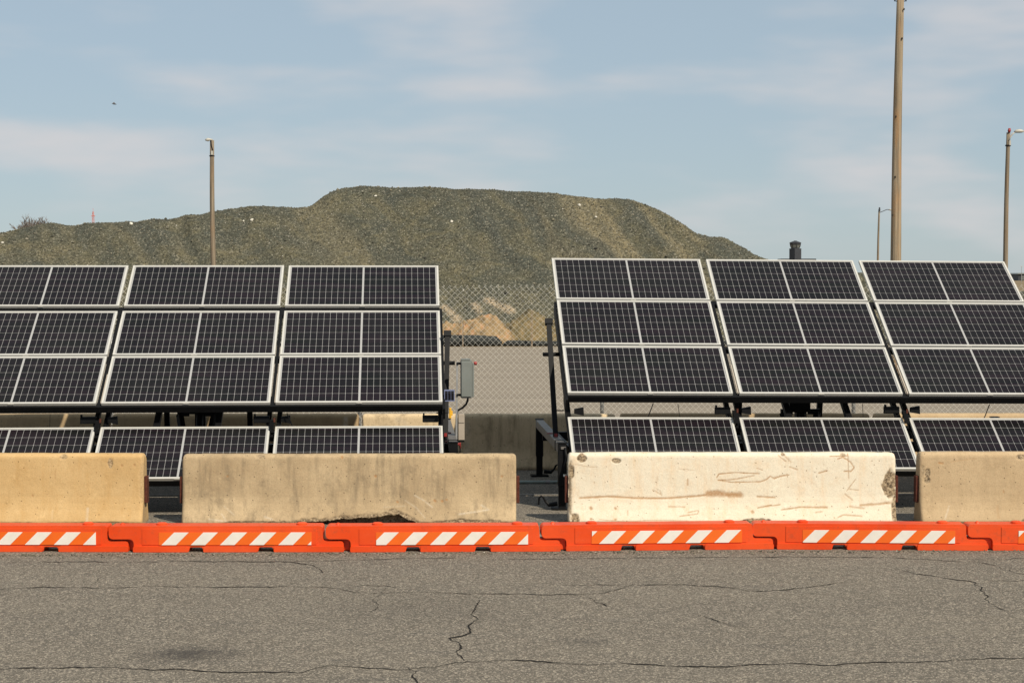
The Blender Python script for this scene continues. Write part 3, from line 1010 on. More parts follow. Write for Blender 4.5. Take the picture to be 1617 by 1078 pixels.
def barricade(xl, ybl, ybr, phase, label):
    """xl: photo pixel of the left tab; ybl, ybr: photo rows of the foot at the two ends"""
    Da = CAMH * FPX / (ybl - HOR)
    Db = CAMH * FPX / (ybr - HOR)
    a = Vector(((xl - CX) / FPX * Da, Da, 0))
    yaw = math.atan2(Db - Da, 2.38)
    root = empty('orange_barricade', a, yaw)
    tag(root, label, 'traffic barricade', 'orange barricades in a row on the asphalt')
    H = 0.262
    out = [(0.250, 0.0), (0.800, 0.0), (0.815, 0.048), (0.935, 0.048), (0.950, 0.0), (1.495, 0.0), (1.510, 0.048), (1.640, 0.048), (1.655, 0.0), (2.355, 0.0), (2.355, 0.110),
           (2.150, 0.110), (2.142, H), (0.0, H), (0.0, 0.128), (0.250, 0.128)]
    rad = [0.025, 0.008, 0.012, 0.012, 0.008, 0.008, 0.012, 0.012, 0.008, 0.03, 0.04, 0.03, 0.03, 0.045, 0.05, 0.05]
    g = G().prism(fillet(out, rad, 4), 0.014, 0.250)
    for x0, x1 in ((0.246, 0.800), (0.950, 1.495), (1.655, 2.359)):
        g.prism(fillet([(x0, -0.0), (x1, -0.0), (x1, 0.062), (x0, 0.062)], [0.012, 0.012, 0.025, 0.025], 3), -0.006, 0.270)
    g.box((2.28, 0.135, 0.066), (0.262, 0.12, 0.114))      # hinge tongue inside the lap
    # raised border of the sign panel
    g.prism([(0.335, 0.072), (2.085, 0.072), (2.085, 0.236), (0.335, 0.236)], 0.008, 0.03)
    body = g.build('body', MT['orange'], root, bevel=0.009, seg=2)
    tx0, tx1, tz0, th = 0.505, 2.035, 0.073, 0.127
    tape = G().prism([(tx0, tz0), (tx1, tz0), (tx1, tz0 + th), (tx0, tz0 + th)], 0.0045, 0.0085).build('reflective_tape', MT['tape'], root)
    for k_ in range(-2, 7):
        s = phase + k_ * 0.2925
        p = clip_poly([(s, 0), (s + 0.146, 0), (s + 0.146 + th, th), (s + th, th)], 0.004, tx1 - tx0 - 0.004)
        if len(p) >= 3:
            area = 0.5 * abs(sum(p[i - 1][0] * p[i][1] - p[i][0] * p[i - 1][1] for i in range(len(p))))
            if area > 2e-4:
                G().prism([(tx0 + x, tz0 + z) for x, z in p], 0.0015, 0.0050).build('white_stripe', MT['white'], tape)
    for cxp, r in ((0.515, 0.055), (1.925, 0.055)):
        G().tube([(cxp, 0.13, H - 0.01), (cxp, 0.13, H + 0.014), (cxp, 0.13, H + 0.022)], [r, r, r * 0.7], 16).build('fill_cap', MT['orange'], root)
    G().tube([(0.12, 0.13, H - 0.01), (0.12, 0.13, H + 0.010), (0.12, 0.13, H + 0.020)], [0.03, 0.022, 0.008], 10).build('hinge_pin', MT['orange'], root)
    return root


barricade(-172, 872.5, 873.0, -0.066, 'first orange barricade from the left, cut by the photo edge')
barricade(168, 873.5, 873.0, 0.027, 'second orange barricade from the left, before the yellowish barrier end')
barricade(512.5, 873.5, 872.0, -0.043, 'middle orange barricade, before the broken bottom edge of the grey barrier')
barricade(855.5, 872.0, 868.5, 0.076, 'orange barricade before the left half of the cream barrier')
barricade(1190, 868.5, 871.0, -0.006, 'orange barricade before the right half of the cream barrier')
barricade(1532, 870.5, 871.0, 0.085, 'rightmost orange barricade, cut by the photo edge')


# ------------------------------------------------------------------ solar trailers
PW, PH = 2.008, 1.002
FR = 0.024


def build_panel_meshes():
    fr = G()
    for (cx0, cy0, sx0, sy0) in ((0, FR / 2, PW, FR), (0, PH - FR / 2, PW, FR), (-PW / 2 + FR / 2, PH / 2, FR, PH - 2 * FR), (PW / 2 - FR / 2, PH / 2, FR, PH - 2 * FR)):
        fr.box((cx0, cy0, -0.0175), (sx0, sy0, 0.035))
    # glue label plates on the lower edge
    fr.box((0.0, -0.001, -0.014), (0.07, 0.006, 0.008))
    me_f = bpy.data.meshes.new('solar_panel')
    me_f.from_pydata(fr.v, [], fr.f)
    me_f.materials.append(MT['alu'])
    bs = G().box((0, PH / 2, -0.0095), (PW - 2 * FR - 0.002, PH - 2 * FR - 0.002, 0.007))
    me_b = bpy.data.meshes.new('back_sheet')
    me_b.from_pydata(bs.v, [], bs.f)
    me_b.materials.append(MT['back'])
    halfw = (PW - 2 * FR - 0.034 - 0.022) / 2
    px, py = halfw / 12, (PH - 2 * FR - 0.024) / 6
    gap = 0.0040
    pos = []
    for h in (0, 1):
        x0 = -0.011 - halfw if h == 0 else 0.011
        for i in range(12):
            for j in range(6):
                pos.append((x0 + (i + .5) * px, FR + 0.012 + (j + .5) * py))
    cw, ch = px - gap, py - gap - 0.001
    ck = 0.004

    def cell_shape(g, x, y):
        o = [(-cw / 2 + ck, -ch / 2), (cw / 2 - ck, -ch / 2), (cw / 2, -ch / 2 + ck), (cw / 2, ch / 2 - ck), (cw / 2 - ck, ch / 2), (-cw / 2 + ck, ch / 2), (-cw / 2, ch / 2 - ck), (-cw / 2, -ch / 2 + ck)]
        n = len(o)
        g.add([(x + a, y + b, -0.0045) for a, b in o] + [(x + a, y + b, -0.0058) for a, b in o], [tuple(range(n))] + [((i + 1) % n, i, n + i, n + (i + 1) % n) for i in range(n)])

    one = G()
    cell_shape(one, 0, 0)
    me_c = bpy.data.meshes.new('solar_cell')
    me_c.from_pydata(one.v, [], one.f)
    me_c.materials.append(MT['cell'])
    al = G()
    for x, y in pos:
        cell_shape(al, x, y)
    me_a = bpy.data.meshes.new('cell_field')
    me_a.from_pydata(al.v, [], al.f)
    me_a.materials.append(MT['cell'])
    return me_f, me_b, me_c, me_a, pos


ME_F, ME_B, ME_C, ME_A, CELLS = build_panel_meshes()


def newobj(name, me_, parent, loc=None, rot=None):
    o = bpy.data.objects.new(name, me_)
    col.objects.link(o)
    o.parent = parent
    if loc is not None:
        o.location = loc
    if rot is not None:
        o.rotation_euler = rot
    return o


def trailer(P, label, single, post_u, post_top, side):
    X, Y, Z, yaw, ti, ro, cg, g12, g01, dY, dZ = P
    hz = CAMH + Z
    root = empty('solar_trailer', (X, Y, 0), yaw)
    tag(root, label, 'solar trailer', 'mobile solar trailers')
    Rr = Matrix.Rotation(-ro, 3, 'Y')

    def A(u, v, w, low=False):
        p = Vector((u, v * math.cos(ti) - w * math.sin(ti), v * math.sin(ti) + w * math.cos(ti)))
        if low:
            p += Vector((0, dY, dZ))
        return Rr @ p + Vector((0, 0, hz))

    nrm = Rr @ Vector((0, -math.sin(ti), math.cos(ti)))
    vrow = {0: 2 * PH + g12 + g01, 1: PH + g12, 2: 0.0}
    for r in (0, 1, 2, 3):
        for c in (0, 1, 2):
            u = (c - 1) * (PW + cg)
            loc = A(u, -PH, 0, True) if r == 3 else A(u, vrow[r], 0)
            fr = newobj('solar_panel', ME_F, root, loc, (ti + random.uniform(-.0015, .0015), -ro, 0))
            newobj('back_sheet', ME_B, fr)
            if (r, c) in single:
                for x, y in CELLS:
                    newobj('solar_cell', ME_C, fr, (x, y, 0))
            else:
                tag(newobj('cell_field', ME_A, fr), kind='stuff')
    ue = 1.5 * PW + cg
    ug = PW / 2 + cg / 2
    BK = MT['black']
    # rails across, under the panel edges
    G().bar(A(-ue, 0.012, -0.080), A(ue, 0.012, -0.080), 0.085, 0.085, nrm).build('cross_rail', BK, root)
    G().bar(A(-ue, PH + g12 / 2, -0.075), A(ue, PH + g12 / 2, -0.075), 0.06, 0.07, nrm).build('cross_rail', BK, root)
    G().bar(A(-ue, vrow[0] - g01 / 2, -0.070), A(ue, vrow[0] - g01 / 2, -0.070), 0.05 + g01, 0.06, nrm).build('cross_rail', BK, root)
    G().bar(A(-ue, -PH + 0.03, -0.075, True), A(ue, -PH + 0.03, -0.075, True), 0.07, 0.07, nrm).build('cross_rail', BK, root)
    G().bar(A(-ue, -0.12, -0.075, True), A(ue, -0.12, -0.075, True), 0.05, 0.05, nrm).build('cross_rail', BK, root)
    # slanted beams between the columns
    for u in (-ug, ug):
        G().bar(A(u - 0.008, -0.02, -0.072), A(u - 0.008, vrow[0] - 0.02, -0.072), cg * 0.50, 0.07, nrm).build('slant_beam', BK, root)
        # pale sealing strip lying in the gap beside the lower row
        G().bar(A(u + 0.026, 0.02, -0.020), A(u + 0.026, 0.62, -0.020), 0.016, 0.02, nrm).build('gap_strip', MT['beige'], root)
        for s_ in (-1, 1):
            G().bar(A(u + s_ * 0.062, 0.55, -0.33), A(u + s_ * 0.062, -1.19, -0.33), 0.055, 0.06, nrm).build('slant_beam', BK, root)
        g = G()
        for k_ in range(4):
            p = A(u - 0.01, -0.09 - 0.05 * k_, -0.22 - 0.01 * (k_ % 2))
            g.box(p, (0.055, 0.05, 0.045 + 0.02 * (k_ % 2)))
        g.build('hinge_knuckle', BK, root)
        G().box(A(u + 0.018, -0.10, -0.19), (0.022, 0.02, 0.05)).build('marker_strip', MT['rust'], root)
    for s_ in (-1, 1):
        u = s_ * (ue + 0.018)
        G().bar(A(u, -0.10, -0.11), A(u, vrow[0] - 0.02, -0.11), 0.03, 0.15, nrm).build('side_beam', BK, root)
        G().bar(A(u - s_ * 0.035, 0.35, -0.33), A(u - s_ * 0.035, -1.19, -0.33), 0.06, 0.09, nrm).build('slant_beam', BK, root)
        for uu in (0.37,):
            G().bar(A(s_ * uu, 0.6, -0.33), A(s_ * uu, -1.19, -0.33), 0.07, 0.07, nrm).build('slant_beam', BK, root)
    # latch brackets under the rail
    for u, lf, rf in ((-ug, 1, 1), (ug, 1, 1), (-ue, 0, 1), (ue, 1, 0)):
        c = A(u, 0.10, -0.17)
        zc = hz - 0.215
        if lf:
            g = G().box((u - 0.145, 0.14, zc), (0.19, 0.05, 0.085))
            g.box((u - 0.225, 0.13, zc + 0.055), (0.02, 0.06, 0.03))
            g.build('latch_bracket', BK, root, bevel=0.006, seg=1)
        if rf:
            G().prism([(u + 0.09, zc - 0.028), (u + 0.205, zc - 0.05), (u + 0.20, zc + 0.05), (u + 0.09, zc + 0.03)], 0.11, 0.17).build('latch_bracket', BK, root)
    # chassis, mast and props
    for yy, zz in ((0.28, 0.66), (2.95, 0.58)):
        G().box((0, yy, zz), (6.36, 0.10, 0.12)).build('chassis_rail', BK, root)
    for uu in (-0.55, 0.55):
        G().box((uu, 1.615, 0.55), (0.10, 2.58, 0.10)).build('chassis_rail', BK, root)
    ym = 1.32
    ztop = hz + (ym - 0.1) * math.tan(ti) - 0.14
    G().box((0.0, ym, (1.02 + ztop) / 2), (0.27, 0.22, ztop - 1.02)).box((0.03, ym, 0.81), (0.13, 0.14, 0.43)).build('mast', BK, root)
    for s_ in (-1, 1):
        G().bar((s_ * 0.22, ym - 0.12, 1.02), (s_ * 0.14, ym - 0.22, 0.60), 0.07, 0.07).bar((s_ * 0.10, ym - 0.11, 1.03), (s_ * 0.25, ym - 0.12, 1.03), 0.06, 0.07).build('mast_brace', BK, root)
    G().tube([(0.03, ym - 0.25, 0.5), (0.03, ym + 0.02, 1.28)], 0.045, 12).build('lift_ram', BK, root)
    for s_ in (-1, 1):
        G().bar((s_ * 0.55, 2.6, 0.62), A(s_ * 0.55, 2.5, -0.12), 0.07, 0.07, (0, 1, 0)).build('rear_prop', BK, root)
    # hanging cables
    for u, du in ((-2.62, 0.13), (1.20, 0.10), (-1.62, -0.02), (2.1, 0.02)) if side == 'L' else ((-2.05, -0.12), (-1.75, 0.02), (0.52, 0.0), (2.10, -0.12), (3.0, 0.02)):
        p0, p1 = A(u, -0.02, -0.14), A(u + du, -0.2, -0.32)
        thick = 0.006 if abs(du) > 0.05 else 0.0035
        mid = p0.lerp(p1, 0.5) + Vector((0.008, 0.02, -0.01))
        G().tube([p0, mid, p1, p1 + Vector((du * 0.6, 0.05, -0.25))], thick, 6).build('cable', BK, root)
    # outriggers with jack legs
    for s_ in (-1, 1):
        u = s_ * 3.20
        zt = 0.786
        G().box((u, 1.42, zt - 0.055), (0.105, 3.62, 0.11)).build('outrigger', MT['steel'], root, bevel=0.006, seg=1)
        G().box((u - s_ * 0.12, 1.2, zt - 0.10), (0.04, 2.6, 0.07)).build('inner_rail', BK, root)
        G().box((u, -0.05, zt - 0.055), (0.118, 0.06, 0.122)).build('collar', BK, root)
        for yy in (-0.395, 3.235):
            leg = G().box((u, yy, 0.53), (0.100, 0.10, 0.50)).box((u, yy, 0.15), (0.085, 0.085, 0.28)).build('jack_leg', BK, root, bevel=0.005, seg=1)
            G().box((u, yy, zt + 0.006), (0.115, 0.11, 0.012)).build('leg_cap', BK, leg)
            G().box((u, yy, 0.012), (0.24, 0.20, 0.022)).build('foot_plate', BK, leg)
            hp = [(u - 0.06, yy - 0.02, 0.07), (u - 0.16, yy - 0.03, 0.06), (u - 0.20, yy - 0.03, 0.10), (u - 0.225, yy - 0.03, 0.15), (u - 0.25, yy - 0.03, 0.165), (u - 0.275, yy - 0.03, 0.14), (u - 0.28, yy - 0.03, 0.06)]
            if s_ > 0 or yy > 0:
                hp = [(2 * u - x, y, z) for x, y, z in hp]
            G().tube(hp, [0.028, 0.024, 0.014, 0.012, 0.012, 0.012, 0.012], 8).build('hook_handle', BK, leg)
        # tilting jack post with a cap
        pu = post_u * s_
        b0, b1 = Vector((pu, 0.53, zt)), Vector((pu + s_ * 0.04, 1.13, post_top))
        G().bar(b0, b1, 0.062, 0.062, (0, 1, 0)).build('jack_post', BK, root)
        ax = (b1 - b0).normalized()
        G().bar(b1 - ax * 0.06, b1 + ax * 0.01, 0.095, 0.09, (0, 1, 0)).build('post_cap', BK, root)
        pm = b0.lerp(b1, 0.70)
        if (side == 'R') == (s_ < 0):
            G().tube([pm + Vector((s_ * 0.10, 0, 0)), pm - Vector((s_ * 0.11, 0, 0))], 0.026, 12).build('lock_peg', BK, root, True)
        pm2 = b0.lerp(b1, 0.22)
        G().tube([pm2 + Vector((s_ * 0.02, -0.03, 0)), pm2 - Vector((s_ * 0.12, 0.03, 0))], 0.008, 6).build('retaining_pin', BK, root)
        G().box((pu, 0.48, zt + 0.02), (0.035, 0.035, 0.04)).build('red_stop', MT['red'], root)
        G().box((pu - s_ * -0.03, 0.9, zt + 0.008), (0.10, 0.02, 0.012)).build('red_strap', MT['red'], root)
    return root, A


PL = (-3.913, 22.046, -1.509, 0.058, 0.553, 0.0, 0.065, 0.031, 0.126, -0.028, -0.286)
PR = (3.765, 22.355, -1.417, 0.059, 0.565, -0.007, 0.083, 0.040, 0.032, 0.018, -0.294)
tl, AL = trailer(PL, 'left solar trailer, with the grey control box at its right end', {(2, 1), (2, 2)}, 3.125, 2.05, 'L')
tr, AR = trailer(PR, 'right solar trailer, before the thick wooden pole and the tower', {(2, 0), (2, 1)}, 3.20, 2.21, 'R')

# hose down the front leg of the right trailer
uR = -3.20
G().tube([(uR + 0.03, -0.46, 0.74), (uR + 0.045, -0.475, 0.62), (uR + 0.02, -0.47, 0.52), (uR + 0.035, -0.47, 0.42), (uR + 0.07, -0.47, 0.30), (uR + 0.07, -0.45, 0.18)], 0.016, 8).build('hose', MT['black'], tr, True)
G().tube([(uR + 0.03, -0.47, 0.425), (uR + 0.032, -0.47, 0.40)], 0.022, 8).build('hose_clip', MT['galv'], tr)
G().box((uR + 0.01, -0.453, 0.735), (0.06, 0.016, 0.03)).build('bolt_plate', MT['steel'], tr)


# control box and its pole at the right end of the left trailer
def loc_l(x, y, D):
    p = at(x, y, D) - Vector((PL[0], PL[1], 0))
    c, s = math.cos(PL[3]), math.sin(PL[3])
    return Vector((p.x * c + p.y * s, -p.x * s + p.y * c, p.z))


DB = 22.85
a = loc_l(722, 571, DB)
b = loc_l(720.5, 700, DB)
G().bar(b, a, 0.022, 0.03, (0, 1, 0)).build('box_pole', MT['post'], tl)
tb = loc_l(727.5, 569, DB)
bb = loc_l(745.5, 628, DB)
cx0, cz0 = (tb.x + bb.x) / 2, (tb.z + bb.z) / 2
wb, hb = bb.x - tb.x, tb.z - bb.z
cb = G().box((cx0, tb.y + 0.05, cz0), (wb, 0.22, hb)).build('control_box', MT['boxgrey'], tl, bevel=0.008, seg=2)
G().box((cx0 - 0.004, tb.y - 0.066, cz0), (wb * 0.86, 0.012, hb * 0.93)).build('box_door', MT['boxgrey'], cb, bevel=0.004, seg=1)
G().box((cx0 + wb / 2 + 0.012, tb.y + 0.03, cz0 - 0.01), (0.022, 0.15, hb * 0.90)).build('box_flange', MT['boxgrey'], cb, bevel=0.003, seg=1)
G().box((cx0 - 0.01, tb.y + 0.03, cz0 + hb / 2 + 0.012), (wb * 0.8, 0.17, 0.014)).build('box_hood', MT['boxgrey'], cb)
kz = loc_l(748, 573.5, DB)
G().tube([(cx0 + wb / 2 + 0.02, kz.y, kz.z), (cx0 + wb / 2 + 0.035, kz.y, kz.z), (cx0 + wb / 2 + 0.06, kz.y, kz.z)], [0.016, 0.024, 0.022], 12).build('red_knob', MT['red'], cb)
for zz in (cz0 + hb * 0.42, cz0 - hb * 0.42):
    G().box((tb.x - 0.025, tb.y + 0.0, zz), (0.05, 0.05, 0.028)).build('pole_clamp', MT['black'], cb)
G().tube([loc_l(738.5, 627, DB), loc_l(738.5, 632, DB), loc_l(736, 638, DB), loc_l(730, 644, DB), loc_l(722.5, 648, DB), loc_l(721, 656, DB), loc_l(720, 700, DB)], 0.0135, 8).build('box_cable', MT['black'], tl, True)
cv = loc_l(728.5, 674, DB)
c0, c1 = loc_l(723.5, 653.5, DB), loc_l(733.5, 694.5, DB)
cvo = G().box((cv.x, cv.y + 0.03, cv.z), (c1.x - c0.x, 0.10, c0.z - c1.z)).build('cable_cover', MT['beige'], tl, bevel=0.005, seg=1)
G().box((cv.x, cv.y - 0.023, c0.z - 0.06), (c1.x - c0.x - 0.008, 0.01, 0.09)).build('cover_lid', MT['beige'], cvo)
G().box((cv.x - 0.004, cv.y + 0.03, c1.z - 0.012), (0.08, 0.09, 0.024)).build('cable_gland', MT['black'], cvo)
G().tube([loc_l(704, 697, 22.7), loc_l(711, 695.5, 22.65), loc_l(717, 697, 22.65), loc_l(722, 700.5, 22.7), loc_l(727, 703, 22.7)], 0.011, 8).build('red_wire', MT['red'], tl, True)
G().tube([loc_l(713, 696, 22.66), loc_l(719, 701, 22.64), loc_l(727, 699, 22.66), loc_l(727, 708, 22.66)], 0.008, 8).build('red_wire', MT['red'], tl, True)
for xx in (722, 726):
    G().tube([loc_l(xx, 696, DB), loc_l(xx + 0.5, 712, DB), loc_l(xx, 735, DB)], 0.008, 6).build('lead', MT['black'], tl)
G().box(loc_l(712, 708, 22.8), (0.16, 0.2, 0.10)).build('junction_block', MT['steel'], tl, bevel=0.005, seg=1)
# small charging panel and yellow strap on the jack post
s0, s1 = loc_l(701.5, 615, 22.35), loc_l(718, 633.5, 22.35)
sp = G().box(((s0.x + s1.x) / 2, s0.y, (s0.z + s1.z) / 2), (s1.x - s0.x, 0.02, s0.z - s1.z), Matrix.Rotation(-0.15, 3, 'X')).build('small_charging_panel', MT['blue'], tl)
for k_ in range(3):
    xk = s0.x + (s1.x - s0.x) * (0.20 + 0.30 * k_)
    G().box((xk, s0.y - 0.012, (s0.z + s1.z) / 2), (0.032, 0.006, (s0.z - s1.z) * 0.78), Matrix.Rotation(-0.15, 3, 'X')).build('mini_cell', MT['cell'], sp)
G().bar(((s0.x + s1.x) / 2, s0.y + 0.01, (s0.z + s1.z) / 2), ((s0.x + s1.x) / 2 - 0.01, s0.y + 0.5, (s0.z + s1.z) / 2), 0.03, 0.03).build('charging_panel_arm', MT['black'], tl)
ys = loc_l(711, 652, 22.55)
G().box(ys, (0.028, 0.04, 0.13)).box(ys + Vector((0.02, 0, 0.0)), (0.02, 0.03, 0.06)).build('yellow_strap', MT['yellow'], tl, bevel=0.004, seg=1)

# conduit lying between the trailers
p0, p1 = gnd(560, 764), gnd(1010, 763)
cd = G().tube([(p0.x, p0.y, 0.022), (p1.x, p1.y, 0.022)], 0.021, 10).build('conduit', MT['pipe'], None, True)
tag(cd, 'pale green conduit lying on the asphalt between the trailers', 'pipe')
pj = gnd(865, 763.3)
G().tube([(pj.x - 0.03, pj.y, 0.022), (pj.x + 0.03, pj.y, 0.022)], 0.0245, 10).build('coupling', MT['post'], cd)

# ------------------------------------------------------------------ chain link fence behind the rear barriers
FY, PIT, FTOP = 27.35, 0.0875, 2.615
fence = empty('chain_link_fence', (0, FY, 0), 0)
tag(fence, 'tall chain link fence behind the rear barriers, without a top rail', 'fence')
g = G()
half, amp = PIT / 2, PIT / 4
rows = int((FTOP - 0.12) / half)
rw = 0.0021
for i in range(-190, 191):
    xk = i * half
    ph = 1 if i % 2 else -1
    pts = []
    for j in range(rows + 1):
        sgn = ph if j % 2 else -ph
        zz = FTOP - j * half
        sag = 0.012 * math.sin(xk * 0.7 + zz * 0.5) + 0.006 * math.sin(zz * 2.3 + xk * 1.1)
        pts.append((xk + sgn * amp + sag, 0.004 * sgn * ph, zz + 0.012 * math.sin(xk * 0.9)))
    g.tube(pts, rw, 4, cap=False)
    if ph < 0:          # twisted ends above the top edge
        t = pts[0]
        g.tube([t, (t[0] + 0.012, t[1], t[2] + 0.024), (t[0] + 0.026, t[1], t[2] + 0.004)], rw, 4, cap=False)
wm = g.build('wire_mesh', MT['galv'], fence, True)
wm['kind'] = 'stuff'
for x in (-217, 175, 567, 951, 1349, 1740):
    xp = (x - CX) / FPX * (FY + 0.04)
    G().tube([(xp, 0.05, 0.0), (xp, 0.05, 2.50)], 0.030, 12).build('post', MT['post'], fence, True)
    G().box((xp, 0.05, 0.012), (0.26, 0.26, 0.02)).build('base_plate', MT['post'], fence)


# ------------------------------------------------------------------ poles
def wood_pole(name, base_px, top_px, Y, r0, r1, m, label, cat, group=None):
    """base_px: photo x where the pole would reach the ground; leans to top_px"""
    t = at(top_px[0], top_px[1], Y)
    xb = at(base_px, 430, Y).x
    root = empty(name, (xb, Y, 0))
    tag(root, label, cat, group)
    n = 14
    pts, rs = [], []
    for i in range(n + 1):
        k_ = i / n
        pts.append(((t.x - xb) * k_ + 0.015 * math.sin(k_ * 7), 0.01 * math.sin(k_ * 5), t.z * k_))
        rs.append(r0 + (r1 - r0) * k_)
    G().tube(pts, rs, 16).build('pole', m, root, True)
    return root, Vector((t.x - xb, 0, t.z))


# thick wooden pole
Yb = 50.0
root, top = wood_pole('wooden_pole', 1411.8, (1421.5, -14), Yb, 0.168, 0.098, MT['wood'], 'thick bare wooden pole rising out of the frame', 'pole')
zi = at(1421, 3, Yb).z
for s_ in (-1, 1):
    xi = top.x * zi / top.z
    G().bar((xi, -0.05, zi), (xi + s_ * 0.15, -0.05, zi + 0.01), 0.02, 0.02).tube([(xi + s_ * 0.15, -0.05, zi), (xi + s_ * 0.15, -0.05, zi + 0.06)], 0.018, 8).build('insulator_bracket', MT['black'], root)
for (x, y) in ((1423, 62), (1426, 16), (1413, 185), (1412, 280), (1408, 340)):
    p = at(x, y, Yb)
    G().box((p.x - root.location.x, -0.125, p.z), (0.03, 0.04, 0.05)).build('bolt', MT['hole'], root)

# lamp pole on the left
Yl = 75.0
root, top = wood_pole('lamp_pole', 337.5, (334.5, 222), Yl, 0.125, 0.085, MT['woodgrey'], 'wooden lamp pole on the left, standing before the gravel hill', 'lamp pole', 'wooden lamp poles')
lp = G()
z1 = at(330, 221.5, Yl).z
lp.tube([(top.x + 0.05, -0.06, z1 + 0.0), (top.x - 0.05, -0.10, z1 + 0.02), (top.x - 0.14, -0.12, z1 + 0.01), (top.x - 0.25, -0.13, z1 + 0.0)], [0.03, 0.04, 0.075, 0.03], 10).build('lamp_head', MT['lamp'], root, True)
G().tube([(top.x - 0.03, -0.09, z1), (top.x + 0.0, -0.09, z1 - 0.25), (top.x + 0.05, -0.09, z1 - 0.42)], 0.022, 8).build('lamp_arm', MT['black'], root)
G().box((top.x + 0.02, -0.10, z1 - 0.52), (0.08, 0.06, 0.16)).build('photo_cell', MT['lamp'], root)
G().tube([(top.x, 0, z1 - 0.66), (top.x, 0, z1 - 0.62)], 0.11, 12).build('band', MT['black'], root)

# lamp pole on the right
Yr = 82.0
root, top = wood_pole('lamp_pole', 1586.0, (1592.0, 209.5), Yr, 0.125, 0.085, MT['woodgrey'], 'tall wooden lamp pole at the right edge with curved arm', 'lamp pole', 'wooden lamp poles')


def lp_(x, y):
    p = at(x, y, Yr)
    return Vector((p.x - root.location.x, -0.10, p.z))


G().tube([lp_(1592.5, 222), lp_(1594.5, 217), lp_(1598, 212), lp_(1601.5, 209.5)], 0.03, 8).build('lamp_arm', MT['lamp'], root, True)
G().tube([lp_(1600.5, 209), lp_(1604, 207.8), lp_(1609, 207.4), lp_(1613, 207.6), lp_(1616, 208)], [0.035, 0.075, 0.085, 0.07, 0.02], 10).build('lamp_head', MT['lamp'], root, True)
G().tube([lp_(1592.5, 209.5), lp_(1592.8, 207), lp_(1593.2, 203)], [0.05, 0.075, 0.05], 10).build('red_beacon', MT['red'], root, True)
G().tube([(top.x, 0, lp_(0, 231).z), (top.x, 0, lp_(0, 229).z)], 0.125, 12).build('band', MT['black'], root)
G().box((top.x + 0.06, -0.09, lp_(0, 226).z), (0.07, 0.06, 0.22)).build('photo_cell', MT['lamp'], root)

# far lamp pole between the thick pole and the tower
Yf = 190.0
root, top = wood_pole('lamp_pole', 1385.0, (1388.2, 331), Yf, 0.13, 0.09, MT['woodgrey'], 'small distant lamp pole left of the thick wooden pole', 'lamp pole', 'wooden lamp poles')


def fp_(x, y):
    p = at(x, y, Yf)
    return Vector((p.x - root.location.x, -0.12, p.z))


G().tube([fp_(1388.3, 333), fp_(1388.5, 327.5)], [0.11, 0.07], 8).build('beacon', MT['dark'], root)
G().tube([fp_(1389, 335.5), fp_(1393, 334), fp_(1400, 331), fp_(1404, 331.2)], 0.035, 6).build('lamp_arm', MT['dark'], root)
G().tube([fp_(1403, 331.2), fp_(1406, 331.3), fp_(1409, 331.6)], [0.05, 0.10, 0.04], 8).build('lamp_head', MT['lamp'], root, True)

# ------------------------------------------------------------------ far things
YT = 1400.0
tp = at(1255.8, 409, YT)
tw = empty('control_tower', (tp.x, YT, 0), 0.55)
tag(tw, 'dark control tower with flared glass cab on the horizon', 'control tower')


def tz(y):
    return at(1256, y, YT).z


px = YT / FPX


def ring_solid(name, levels, m, parent, n=4):
    g_ = G()
    vv, ff = [], []
    for (z, r) in levels:
        for k_ in range(n):
            t = 2 * math.pi * (k_ + .5) / n
            vv.append((r * math.cos(t), r * math.sin(t), z))
    for i in range(len(levels) - 1):
        for k_ in range(n):
            k2 = (k_ + 1) % n
            ff.append((i * n + k_, i * n + k2, (i + 1) * n + k2, (i + 1) * n + k_))
    ff.append(tuple(range(n - 1, -1, -1)))
    ff.append(tuple((len(levels) - 1) * n + k_ for k_ in range(n)))
    return g_.add(vv, ff).build(name, m, parent)


ring_solid('shaft', [(0, 9.4 * px), (tz(393.5), 9.4 * px), (tz(392.3), 9.4 * px)], MT['dark'], tw)
ring_solid('cab_base', [(tz(393.8), 7.0 * px), (tz(391), 7.2 * px)], MT['dark'], tw, 8)
ring_solid('cab_window', [(tz(391), 7.2 * px), (tz(386.5), 8.6 * px)], MT['glass'], tw, 8)
rf = ring_solid('cab_roof', [(tz(386.6), 8.8 * px), (tz(383.3), 9.7 * px), (tz(382.4), 8.2 * px), (tz(380.6), 2.8 * px), (tz(380.0), 2.2 * px)], MT['dark'], tw, 8)
for k_ in range(8):
    t = 2 * math.pi * (k_ + .5) / 8
    G().bar((7.25 * px * math.cos(t), 7.25 * px * math.sin(t), tz(391)), (8.65 * px * math.cos(t), 8.65 * px * math.sin(t), tz(386.5)), 0.35, 0.35).build('mullion', MT['dark'], tw)
tm = at(1258, 409, YT + 30)
tmn = empty('terminal_building', (tm.x, YT + 30, 0))
tag(tmn, 'low flat dark building at the foot of the control tower', 'building')
hb_ = at(1258, 408.6, YT + 30).z
G().box((0, 0, hb_ / 2 - 0.8), (26 * 2 * px, 24, hb_ - 1.6)).build('wall', MT['dark'], tmn)
G().box((0, 0, hb_ - 0.8), (27 * 2 * px, 26, 1.5)).build('roof', MT['dark'], tmn)
for k_ in range(9):
    G().box((-22 + k_ * 5.5, -12.1, hb_ - 5), (3.4, 0.3, 2.6)).build('window', MT['glass'], tmn)

